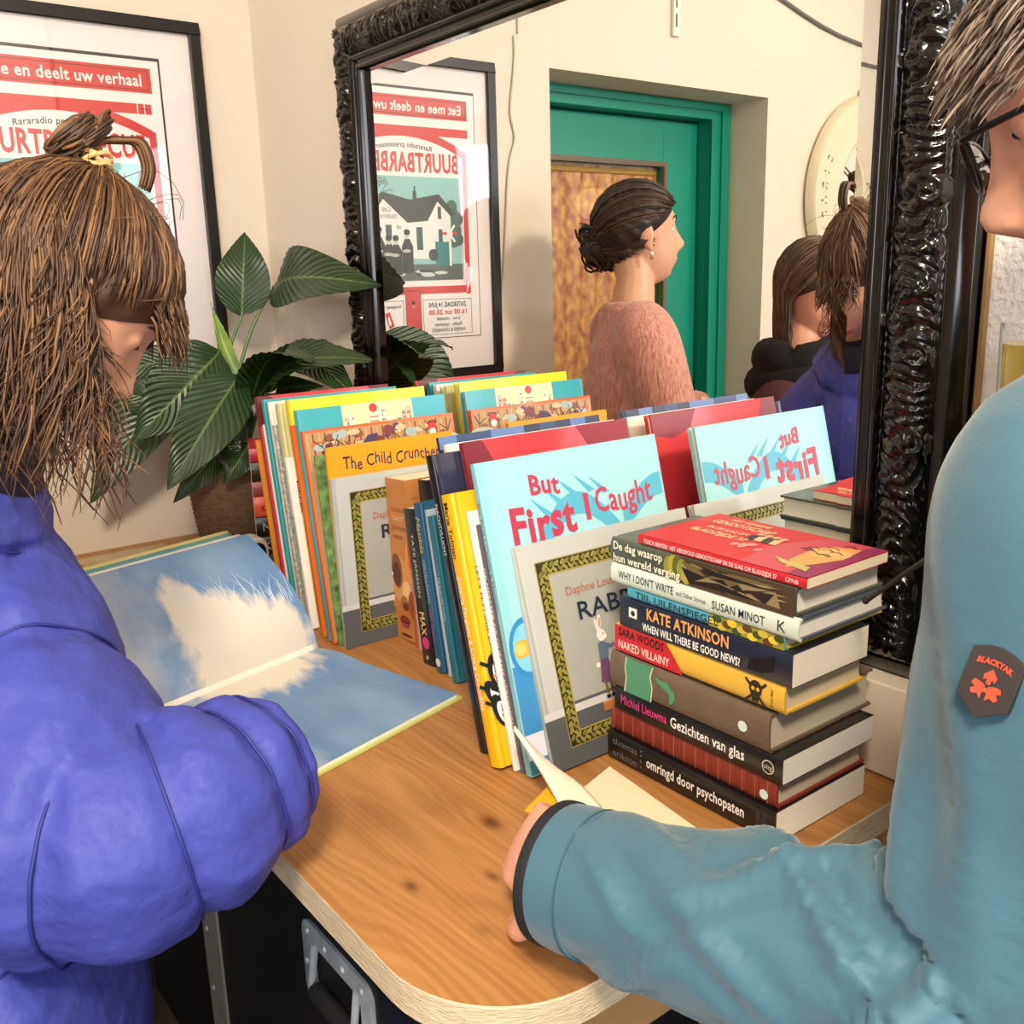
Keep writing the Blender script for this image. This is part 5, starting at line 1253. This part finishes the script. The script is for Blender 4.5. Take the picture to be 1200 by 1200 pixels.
for i in range(2600):                                           # loose waves falling beside the face
    az = r.uniform(-2.9, 1.45)                                 # around the head, local: 0 = right ear
    el = r.uniform(-.25, .55) if az > -.9 else r.uniform(-.6, .5)
    sx = 1 if r.random() < .72 else -1
    d0 = V((sx*math.cos(az)*math.cos(el), math.sin(az)*math.cos(el), math.sin(el)))
    p = scalp(HC, HR, d0, .006+.007*r.random(), S1); pts = [p]
    if d0.normalized().y > .42: continue
    if (p-HC).y > -.012+.02*r.random(): continue
    L_ = r.uniform(.07, .21); n = 11; ph = r.uniform(0, 6.3); wv = r.uniform(.004, .014)
    out = (HR @ d0); q = p.copy(); front = max(0, math.sin(az))
    for k in range(1, n+1):
        t = k/n; dn = V((0, 0, -1))*(1.0)+out*(.30*(1-t)**2)+V((.12, -.10+.16*r.random(), 0))
        q = q+dn.normalized()*(L_/n*(1-.45*front)); off = V((math.sin(ph+t*7), math.cos(ph*1.3+t*6), 0))*wv*t*(1+1.2*t)
        pts.append(q+off)
    rr_ = r.uniform(.0005, .0014); mb.tube(pts, [rr_*.7]+[rr_]*(n-3)+[rr_*.8, rr_*.6, rr_*.25], r.choice(hm), 5)
for i in range(240):                                            # fringe over the forehead
    x = r.uniform(-.9, .9); d0 = V((x, r.uniform(.7, .85), r.uniform(.5, .95))); p = scalp(HC, HR, d0, .008, S1); pts = [p]; L_ = r.uniform(.02, .055); ph = r.uniform(0, 6)
    q = p.copy(); tang = (HR @ V((0, .5, -.35))).normalized()
    for k in range(1, 9):
        t = k/8; q = q+((tang*(1-t)+V((0, .05, -1))*t).normalized())*(L_/8); pts.append(q+(HR @ V((math.sin(ph+t*5)*.010*t, .004, 0))))
    rr_ = r.uniform(.0005, .0014); mb.tube(pts, [rr_]*6+[rr_*.8, rr_*.5, rr_*.2], r.choice(hm), 5)
for i in range(36):                                             # fly-away strands
    d0 = V((r.uniform(-1, 1), r.uniform(-1, .6), r.uniform(.2, 1))); p = scalp(HC, HR, d0, .012, S1); o_ = (HR @ d0).normalized(); tg = V((r.uniform(-1, 1), r.uniform(-1, 1), r.uniform(-.5, .3)))
    pts = [p+o_*(.02*math.sin(PI*t))+tg*(.06*t) for t in (0, .25, .5, .75, 1)]; mb.tube(pts, .0003, r.choice(hm), 4)
shift(mb, P1); mb.build('hair', P1, smooth='all', fix=False)
mb = MB()                                                       # bun: loops of hair
for i in range(120):
    ph = r.uniform(0, 2*PI); R0 = r.uniform(.009, .021); cx = buntop+V((r.uniform(-.010, .010), r.uniform(-.024, .006), r.uniform(.016, .028))); tilt = r.uniform(-.7, .7)
    pts = []
    for k in range(11):
        a = ph+k*.55; pts.append(cx+V((R0*.8*math.cos(a), R0*math.sin(a)*math.cos(tilt), R0*.75*math.sin(a+tilt))))
    mb.tube([bunb+V((0, 0, .030))]+pts, [.0017]*11+[.0008], r.choice(hm), 5)
for i in range(26):                                             # the loop sticking out to the right
    o_ = V((r.uniform(-.006, .006), 0, 0)); j = r.uniform(.9, 1.1)
    pts = [bunb+o_+V((0, 0, .030)), buntop+o_+V((0, .012, .018))*j, buntop+o_+V((0, .030, .020))*j, buntop+o_+V((0, .046, .018))*j, buntop+o_+V((0, .052, -.004))*j, buntop+o_+V((0, .046, -.024))*j]
    mb.tube(pts, [.0018]*4+[.0014, .0005], r.choice(hm), 5, sub=4)
shift(mb, P1); mb.build('hair_bun', P1, smooth='all', fix=False)
mb = MB(); tie = mat('tan_elastic', '#d9ae74', .7)
up_ = (buntop-bunb).normalized()
for k in range(4): mb.tube([bunb+up_*(.019+k*.0034)+Matrix.Rotation(a*2*PI/16, 3, up_) @ V((.0172, 0, .003*math.sin(a+k*2))) for a in range(17)], .0022, tie, 6)
shift(mb, P1); mb.build('hair_tie', P1, smooth=True)

# ---- the person in the teal softshell jacket (right)
P2 = person('person in a teal softshell jacket and glasses at the right, leafing through a paperback', (1.86, -.22, 0), (-1, 0))
HC2 = V((1.820,-0.259,1.626)); HR2 = frame_of((-.86, -.34, -.42)); sk2 = skin('#e2a488')
mb = MB(); add_head(mb, HC2, HR2, sk2)
nb = V((1.87, -.235, T+.46))
mb.tube([HC2+HR2 @ V((0, -.03, -.04)), HC2.lerp(nb, .6), nb, (1.87, -.22, T+.34)], [.062, .058, .065, .10], sk2, 18, sub=4)
mb.tube([(1.87, -.22, T+.34), (1.88, -.21, T+.1), (1.88, -.2, T-.15)], [(.14, .09), (.14, .1), (.14, .1)], sk2, 16, up=(.2, -1, 0), sub=4)
ARM2 = [(1.859,-0.381,1.408), (1.865,-0.404,1.331), (1.862,-0.413,1.237), (1.847,-0.419,1.145), (1.801,-0.445,1.122), (1.722,-0.462,1.106), (1.637,-0.477,1.091), (1.562,-0.494,1.083)]
mb.tube(ARM2, [.045, .045, .045, .043, .042, .038, .032, .026], sk2, 14, sub=5)
hw = V((1.546,-0.496,1.082)); hd_ = V((-.62, .16, -.06))
add_hand(mb, hw+V((.014, -.004, -.004)), hd_, (-.35, -.75, .55), sk2, .9, .88, -1)
shift(mb, P2); remesh(mb, 'body', sk2, .0032, P2, 2)
face_parts(P2, HC2, HR2, brow='#6a5646')
teal = mat('teal_softshell', '#3b6678', .62, noise=.08, nscale=10, bump=.08, bscale=300, sheen=.25)
mb = MB()
mb.tube([(1.89, -.2, T-.40), (1.89, -.2, T-.1), (1.885, -.205, T+.15), (1.88, -.215, T+.32), (1.875, -.225, T+.40), (1.87, -.23, T+.45), (1.865, -.235, T+.475)], [(.20, .135), (.19, .13), (.185, .13), (.165, .115), (.125, .095), (.085, .075), (.075, .068)], teal, 40, up=(.22, -1, 0), sub=8)
mb.tube([(1.875, -.27, T+.35), *ARM2], [.080, .079, .080, .074, .075, .068, .063, .0595, .052], teal, 64, sub=14, rip=lambda t, th: .085*max(0, math.sin(PI*min(1, t*1.15)))*(math.sin(3*th+13*t)*.6+math.sin(5*th-17*t+1)*.35+.4*math.sin(2*th+24*t+2))*(.35+.65*math.exp(-((t-.60)/.22)**2)))
mb.tube([(1.86, -.16, T+.36), (1.90, -.09, T+.25), (1.90, -.10, T+.06), (1.80, -.13, T-.06)], [.075, .068, .06, .05], teal, 24, sub=8)
shift(mb, P2)
E0 = np.array(ARM2[3])-np.array(P2.location); E1 = np.array(ARM2[4])-np.array(P2.location); E2 = np.array(ARM2[6])-np.array(P2.location)
wv = wrinkle(.0022, 18, 8)
def folds(co):
    o = wv(co)
    for q, rad_, amp, k, dr in ((E0, .09, .002, 95, (.5, .3, .8)), (E1, .08, .002, 95, (.9, -.2, .5))):
        d_ = co-q; g = np.exp(-(d_**2).sum(1)/rad_**2); dv = np.array(dr)/np.linalg.norm(dr)
        ph = (d_@dv)*k+1.6*np.sin(d_[:, 1]*31)+1.2*np.sin(d_[:, 2]*27)
        o += g*amp*(np.abs(np.sin(ph*.5))**.6*2-1.2)
    return o
AP, AR = smooth_path([V(p) for p in ARM2], [0]*len(ARM2), 10); AP = np.array([tuple(p) for p in AP])-np.array(tuple(P2.location)); NA = len(AP)
TG = np.gradient(AP, axis=0); TG /= np.linalg.norm(TG, axis=1)[:, None]
view = np.array(CAM_LOC)-np.array(tuple(P2.location))
base_folds = folds
rf = np.random.RandomState(12)
FL = [(.60, .2, .10, 9.0, .0075), (.66, .9, .10, -7, .006), (.70, -.4, .12, 7, .006), (.78, .5, .10, 6, .006), (.82, -.9, .10, -8, .005), (.88, .1, .07, 8, .004), (.57, -.6, .07, -12, .007), (.54, .8, .06, 12, .006), (.50, 0, .06, -10, .006), (.46, -.8, .08, 9, .005),
      (.30, -.3, .14, 3, .004), (.24, .5, .16, -2.5, .004), (.36, .9, .12, -4, .004), (.62, -1.3, .12, 5, .006), (.73, 1.5, .12, 5, .006)]
def folds(co):
    o = base_folds(co)
    d2 = ((co[:, None, :]-AP[None])**2).sum(-1); i = d2.argmin(1); s_ = i/(NA-1); near = np.sqrt(d2.min(1)) < .12
    r_v = co-AP[i]; t_ = TG[i]; vv = view-AP[i]; vv = vv-t_*(vv*t_).sum(1)[:, None]; vv /= np.linalg.norm(vv, axis=1)[:, None]
    w_v = np.cross(t_, vv); th = np.arctan2((r_v*w_v).sum(1), (r_v*vv).sum(1))
    for s0, th0, L_, sl, am in FL:
        c_ = th0+sl*(s_-s0); d_ = np.arctan2(np.sin(th-c_), np.cos(th-c_))
        g = np.exp(-((s_-s0)/L_)**2)
        o += near*g*am*(np.exp(-(d_/.20)**2)-.8*np.exp(-((d_-.38)/.24)**2))*1.25
    return o
remesh(mb, 'softshell_jacket', teal, .0042, P2, 3, folds)
# cuff: dark inner edge with a seam
a_, b_2 = V(ARM2[6]), V(ARM2[7]); dr = (b_2-a_).normalized()
mb = MB(); mb.tube([b_2-dr*.028, b_2-dr*.010, b_2+dr*.004], [.0545, .0545, .0535], teal, 48); mb.tube([b_2-dr*.026+dr*0, b_2-dr*.0245], [.0556, .0556], mat('seam', '#365a68', .7), 48)
shift(mb, P2); mb.build('cuff', P2, smooth=True)
mb = MB(); rg = []
for rr_, q in ((.0530, .000), (.0548, .004), (.0545, .010), (.0500, .012), (.046, .006), (.044, -.01)): rg.append((rr_, q))
x_ = dr.cross(V((0, 0, 1))).normalized(); y_ = dr.cross(x_)
mb.loft([[b_2+dr*(q+.002)+x_*(rr_*math.cos(j*PI/24))+y_*(rr_*math.sin(j*PI/24)) for j in range(48)] for rr_, q in rg], ink('#101216', .8), cap=False)
shift(mb, P2); mb.build('cuff_lining', P2, smooth=True)
# sleeve seam running over the shoulder
# shield badge on the upper arm
Cb = V((1.861,-0.407,1.316)); Sb = V((1.857,-0.511,1.345)); nb_ = V((CAM_LOC[0], CAM_LOC[1], CAM_LOC[2]-.02))-Cb; nb_ = ((Sb-Cb).normalized()*.75+nb_.normalized()*.25).normalized()
ub = V((0, 0, 1)).cross(nb_).normalized(); vb = nb_.cross(ub)
ub, vb = (ub*.985-vb*.17), (vb*.985+ub*.17)
Sb = Cb+(Sb-Cb).normalized()*.0815
shp = [(-.0125, .0135), (-.006, .0165), (.0, .0175), (.006, .0165), (.0125, .0135), (.0125, -.010), (.0, -.0185), (-.0125, -.010)]
mb = MB(); n = mb.add([Sb+ub*a+vb*b-nb_*.004 for a, b in shp]+[Sb+ub*a+vb*b+nb_*.0016 for a, b in shp]); k = len(shp)
bdm = mat('badge_rubber', '#2a2324', .6)
for i in range(k): j = (i+1) % k; mb.face((n+i, n+j, n+k+j, n+k+i), bdm)
mb.face(range(n+k, n+2*k), bdm); mb.face(range(n+k-1, n-1, -1), bdm)
shift(mb, P2); bo = mb.build('badge', P2, bevel=.0004)
mb = MB(); s = Sheet(mb, Sb+nb_*.0017, ub, vb, nb_); RD = '#e2492f'
s.text('BLACKYAK', 0, .0085, .0027, RD, 1, w=.017, align='c', bold=.05, arc=.0015)
s.poly([(0, .0065), (.0032, .003), (.0026, .0005), (.0012, .0018), (.0010, -.001), (-.0010, -.001), (-.0012, .0018), (-.0026, .0005), (-.0032, .003)], RD, 1)
for sx in (-1, 1):
    s.poly([(sx*.0008, -.002), (sx*.003, -.001), (sx*.0062, -.0008), (sx*.0072, -.003), (sx*.005, -.0042), (sx*.0068, -.006), (sx*.0054, -.0078), (sx*.003, -.0068), (sx*.0012, -.0088)], RD, 1)
s.disc(0, -.004, .0012, RD, 1)
shift(mb, P2); mb.build('badge_emblem', bo, fix=False); bo.children[0].location = (0, 0, 0)
mb = MB(); mb.tube([(1.750,-0.344,1.350), (1.689,-0.272,1.307), (1.601,-0.176,1.241)], [.0022, .002, .0018], ink('#0c0c0e', .7), 6, sub=5); mb.ball((1.600,-0.177,1.241), .003, ink('#0c0c0e', .7), 8); shift(mb, P2); mb.build('drawcord', P2, smooth=True)
legs(P2, [(1.86, -.30, .72), (1.92, -.13, .72)], [(1.84, -.31, 0), (1.88, -.12, 0)], '#2a2d33')
# glasses
def gp(x, y, z): return HC2+HR2 @ V((x, y, z))
mb = MB(); gm = mat('glasses_metal', '#17161a', .3, .6)
for sx in (-1, 1):
    ring = []
    for k in range(25):
        a = 2*PI*k/24; ca, sa = math.cos(a), math.sin(a)
        ring.append(gp(sx*.034+.0255*math.copysign(abs(ca)**.8, ca), .108-abs(sx*.034+.0255*ca)*.14, .006+.0195*math.copysign(abs(sa)**.8, sa)))
    mb.tube(ring, .0016, gm, 7)
    mb.tube([gp(sx*.060, .100, .014), gp(sx*.072, .094, .015), gp(sx*.080, .02, .012), gp(sx*.081, -.02, .004), gp(sx*.079, -.045, -.02)], [.0020, .0022, .0018, .0018, .0018], gm, 7, sub=4)
    mb.ball(gp(sx*.012, .102, -.004), (.003, .004, .006), mat('nose_pad', '#2a2622', .3), 8)
mb.tube([gp(-.010, .106, .010), gp(0, .109, .013), gp(.010, .106, .010)], .0015, gm, 7, sub=4)
shift(mb, P2); go = mb.build('glasses', P2, smooth=True)
mb = MB()
for sx in (-1, 1):
    pts = [gp(sx*.034+.0248*math.copysign(abs(math.cos(2*PI*k/24))**.8, math.cos(2*PI*k/24)), .1075-abs(sx*.034+.0248*math.cos(2*PI*k/24))*.14, .006+.019*math.copysign(abs(math.sin(2*PI*k/24))**.8, math.sin(2*PI*k/24))) for k in range(24)]
    mb = MB(); n = mb.add(pts); mb.face(range(n, n+24), pane); shift(mb, P2); mb.build('lens', go, fix=False)
hm2 = hairmats('#7a6656', '#5f4d40', '#94816f', '#4b3b31')
mb = MB(); hair_cap(mb, HC2, HR2, hm2[1], off=.010, front=78, side=86, back=112, seed=4, amp=.003)
r = random.Random(21)
for i in range(800):
    x = r.uniform(-1, 1); y = r.uniform(-.6, .95); d0 = V((x, y, r.uniform(.35, 1.0))).normalized(); p = scalp(HC2, HR2, d0, .010); pts = [p]
    L_ = r.uniform(.018, .04); ph = r.uniform(0, 6); q = p.copy(); dirn = V((x*.5, .55+.3*y, -.25)); tang = (HR2 @ dirn).normalized(); out = (HR2 @ d0)
    for k in range(1, 8):
        t = k/7; q = q+(tang+out*(.30*(1-2*t))+V((0, 0, -.35*t))).normalized()*(L_/7); pts.append(q+(HR2 @ V((math.sin(ph+t*4)*.005*t, 0, 0))))
    rr_ = r.uniform(.0005, .0013); mb.tube(pts, [rr_]*5+[rr_*.8, rr_*.5, rr_*.2], r.choice(hm2), 5)
shift(mb, P2); mb.build('hair', P2, smooth='all', fix=False)

# ---- woman in the pink knitted cardigan near the green door (seen in the mirror)
P3 = person('woman in a pink knitted sweater with a dark low bun standing by the green door', (.33, -.90, 0), (.5, -.86))
HC3 = V((0.317,-0.876,1.619)); HR3 = frame_of((.42, -.9, .06)); sk3 = skin('#dba586')
mb = MB(); add_head(mb, HC3, HR3, sk3, 1.0, .0165)
n3 = V((0.327,-0.843,1.464)); c3_ = V((0.348,-0.832,1.284))
mb.tube([HC3+HR3 @ V((0, -.025, -.05)), HC3.lerp(n3, .7)+V((0, 0, .0)), n3, n3+V((0, 0, -.10))], [.050, .046, .052, .09], sk3, 16, sub=4)
fw3 = V((.5, -.86, 0)); lf3 = V((-.86, -.5, 0)).normalized()*-1
mb.tube([n3+V((0, 0, -.06)), n3+V((0, 0, -.25)), n3+V((0, 0, -.62))], [(.12, .07), (.12, .085), (.12, .085)], sk3, 14, up=lf3, sub=4)
sho = [n3+lf3*(sx*.145)+V((0, 0, -.105)) for sx in (1, -1)]; elb = [s_+V((0, 0, -.25))+fw3*.07+lf3*(sx*.04) for s_, sx in zip(sho, (1, -1))]; wri = [e_+fw3*.10-lf3*(sx*.23)+V((0, 0, .05)) for e_, sx in zip(elb, (1, -1))]
for s_, e_, w_, sx in zip(sho, elb, wri, (1, -1)):
    mb.tube([s_, e_, w_], [.045, .038, .028], sk3, 10, sub=4); add_hand(mb, w_, -lf3*sx+V((0, 0, .1)), fw3, sk3, .5, .9, sx)
shift(mb, P3); remesh(mb, 'body', sk3, .005, P3, 1); face_parts(P3, HC3, HR3, brow='#2a1a12')
kn = mat('pink_knit', '#dca294', .9, col2='#b06a58', nscale=1, stretch=(190, 190, 38), bump=.9, bscale=1, sheen=.3)
mb = MB()
mb.tube([n3+V((0, 0, -.70)), n3+V((0, 0, -.45)), n3+V((0, 0, -.25)), n3+V((0, 0, -.12)), n3+V((0, 0, -.045))+fw3*-.01, n3+V((0, 0, .0))+fw3*-.012], [(.185, .125), (.18, .12), (.185, .125), (.165, .105), (.095, .075), (.064, .062)], kn, 32, up=lf3, sub=6)
for s_, e_, w_, sx in zip(sho, elb, wri, (1, -1)): mb.tube([s_-lf3*(sx*.08)+V((0, 0, .055)), s_, e_, e_.lerp(w_, 1.0), w_+(w_-e_)*.45], [.06, .078, .068, .055, .045], kn, 24, sub=8)
shift(mb, P3); remesh(mb, 'knit_sweater', kn, .008, P3, 12)
legs(P3, [n3+lf3*(.09*sx)+V((0, 0, -.60)) for sx in (1, -1)], [(n3+lf3*(.10*sx)).to_tuple()[:2]+(0,) for sx in (1, -1)], '#3a4a66')
hm3 = hairmats('#2c1b13', '#3b2519', '#4b3122', '#21140e'); r = random.Random(31)
mb = MB(); hair_cap(mb, HC3, HR3, hm3[0], off=.012, front=80, side=90, back=114, amp=.002)
bc = V((0.251,-0.796,1.592)); bdir = (HR3.inverted() @ (bc-HC3)).normalized()
for i in range(220):
    ph = r.uniform(-PI, PI); cy = math.cos(ph); a = math.radians((79 if cy > 0 else 108)*r.uniform(.85, 1.0)); d0 = V((0, -.447, .894))*math.cos(a)+(V((0, .894, .447))*cy+V((1, 0, 0))*math.sin(ph))*math.sin(a)
    pts = [scalp(HC3, HR3, d, .013+.003*math.sin(i)) for d in sweep(d0, bdir, 9)]; rr_ = r.uniform(.0012, .003); mb.tube(pts, rr_, r.choice(hm3), 5)
for i in range(80):
    cx = bc+V((r.uniform(-.018, .018), r.uniform(-.018, .018), r.uniform(-.03, .022))); R0 = r.uniform(.014, .036); ph = r.uniform(0, 6.3); tl = r.uniform(-1, 1)
    mb.tube([cx+V((R0*math.cos(ph+k*.5), R0*math.sin(ph+k*.5)*math.cos(tl), R0*math.sin(ph+k*.5+tl))) for k in range(12)], [.003]*11+[.001], r.choice(hm3), 5)
mb.ball(bc, .040, hm3[0], 10); shift(mb, P3); mb.build('hair', P3, smooth='all', fix=False)
for sx in (-1, 1):
    mb = MB(); mb.ball(HC3+HR3 @ V((sx*.082, -.004, -.046)), .005, mat('pearl', '#ece2d0', .2), 8); mb.ball(HC3+HR3 @ V((sx*.083, -.004, -.056)), .004, mat('brass', '#b08d4a', .3, 1), 8)
    shift(mb, P3); mb.build('earring', P3, smooth=True)

# ---- person with a black scarf (seen in the mirror)
P4 = person('person with long brown hair and a thick black scarf, looking down in the mirror', (.60, -1.22, 0), (.9, -.4))
HC4 = V((0.536,-1.273,1.469)); HR4 = frame_of((.88, .22, -.42)); sk4 = skin('#dea083')
mb = MB(); add_head(mb, HC4, HR4, sk4); n4 = V((0.519,-1.239,1.271)); f4 = V((.9, -.42, 0)).normalized(); l4 = V((.42, .9, 0)).normalized()
mb.tube([HC4+HR4 @ V((0, -.03, -.05)), HC4.lerp(n4, .6), n4, n4+V((0, 0, -.08))], [.055, .05, .056, .09], sk4, 16, sub=4)
mb.tube([n4+V((0, 0, -.08)), n4+V((0, 0, -.3)), n4+V((0, 0, -.55))], [(.13, .08), (.13, .09), (.13, .09)], sk4, 14, up=l4, sub=4)
sho = [n4+l4*(sx*.17)+V((0, 0, -.10)) for sx in (1, -1)]; elb = [s_+V((0, 0, -.26))+f4*.03+l4*(sx*.04) for s_, sx in zip(sho, (1, -1))]; wri = [e_+f4*.2-l4*(sx*.07)+V((0, 0, .02)) for e_, sx in zip(elb, (1, -1))]
for s_, e_, w_, sx in zip(sho, elb, wri, (1, -1)): mb.tube([s_, e_, w_], [.045, .04, .03], sk4, 10, sub=4); add_hand(mb, w_, f4, V((0, 0, 1)), sk4, .5, .9, -sx)
shift(mb, P4); remesh(mb, 'body', sk4, .005, P4, 1); face_parts(P4, HC4, HR4)
mar = mat('maroon_wool', '#3e161c', .9, bump=.3, bscale=120); mb = MB()
mb.tube([n4+V((0, 0, -.66)), n4+V((0, 0, -.4)), n4+V((0, 0, -.22)), n4+V((0, 0, -.12)), n4+V((0, 0, -.03))], [(.19, .135), (.185, .13), (.19, .13), (.17, .11), (.08, .075)], mar, 32, up=l4, sub=6)
for s_, e_, w_, sx in zip(sho, elb, wri, (1, -1)): mb.tube([s_-l4*(sx*.05), s_, e_, e_.lerp(w_, .9)], [.078, .08, .065, .05], mar, 20, sub=8)
shift(mb, P4); remesh(mb, 'jumper', mar, .008, P4, 3)
blk_ = mat('black_scarf', '#070607', .95, bump=.4, bscale=90); mb = MB()
mb.tube([n4+V((0, 0, .03+.012*math.sin(a*3)))+f4*(.078*math.cos(a)+.01)+l4*(.088*math.sin(a)) for a in [k*2*PI/20 for k in range(21)]], [(.05+.008*math.sin(k*2.1), .045) for k in range(21)], blk_, 14, sub=2)
mb.tube([n4+V((0, 0, -.02+.01*math.sin(a*2)))+f4*(.10*math.cos(a)+.015)+l4*(.112*math.sin(a)) for a in [k*2*PI/20 for k in range(21)]], [(.045, .042+.006*math.sin(k*1.7)) for k in range(21)], blk_, 14, sub=2)
mb.tube([n4+f4*.12+V((0, 0, -.03)), n4+f4*.15+l4*.05+V((0, 0, -.2)), n4+f4*.15+l4*.04+V((0, 0, -.42))], [(.03, .08), (.025, .085), (.02, .08)], blk_, 14, sub=6, up=f4)
shift(mb, P4); mb.build('scarf', P4, smooth='all')
legs(P4, [n4+l4*(.09*sx)+V((0, 0, -.58)) for sx in (1, -1)], [(n4+l4*(.10*sx)).to_tuple()[:2]+(0,) for sx in (1, -1)], '#1e1e22')
hm4 = hairmats('#4a3322', '#5e432c', '#3a2719', '#70513a'); r = random.Random(41)
mb = MB(); hair_cap(mb, HC4, HR4, hm4[0], off=.013, front=80, side=98, back=118, amp=.002)
for i in range(330):
    sx = 1 if r.random() < .5 else -1; y0 = r.uniform(-.95, .5); part = V((.02*sx, y0, 1.0)); sd = V((sx, y0*.75-.15, r.uniform(-.35, .1)))
    pts = [scalp(HC4, HR4, d, .014+.004*r.random()) for d in sweep(part, sd, 7)]; q = pts[-1].copy(); L_ = r.uniform(.10, .20)
    for k in range(1, 6): q = q+V((0, 0, -1))*(L_/5)+(HR4 @ V((-sx*.002, 0, 0))); pts.append(q+V((r.uniform(-.003, .003), r.uniform(-.003, .003), 0)))
    rr_ = r.uniform(.0014, .0034); mb.tube(pts, [rr_]*10+[rr_*.6, rr_*.3], r.choice(hm4), 5)
shift(mb, P4); mb.build('hair', P4, smooth='all', fix=False)
for p_ in (P1, P2, P3, P4):
    for k in ('dx', 'dy'): del p_[k]
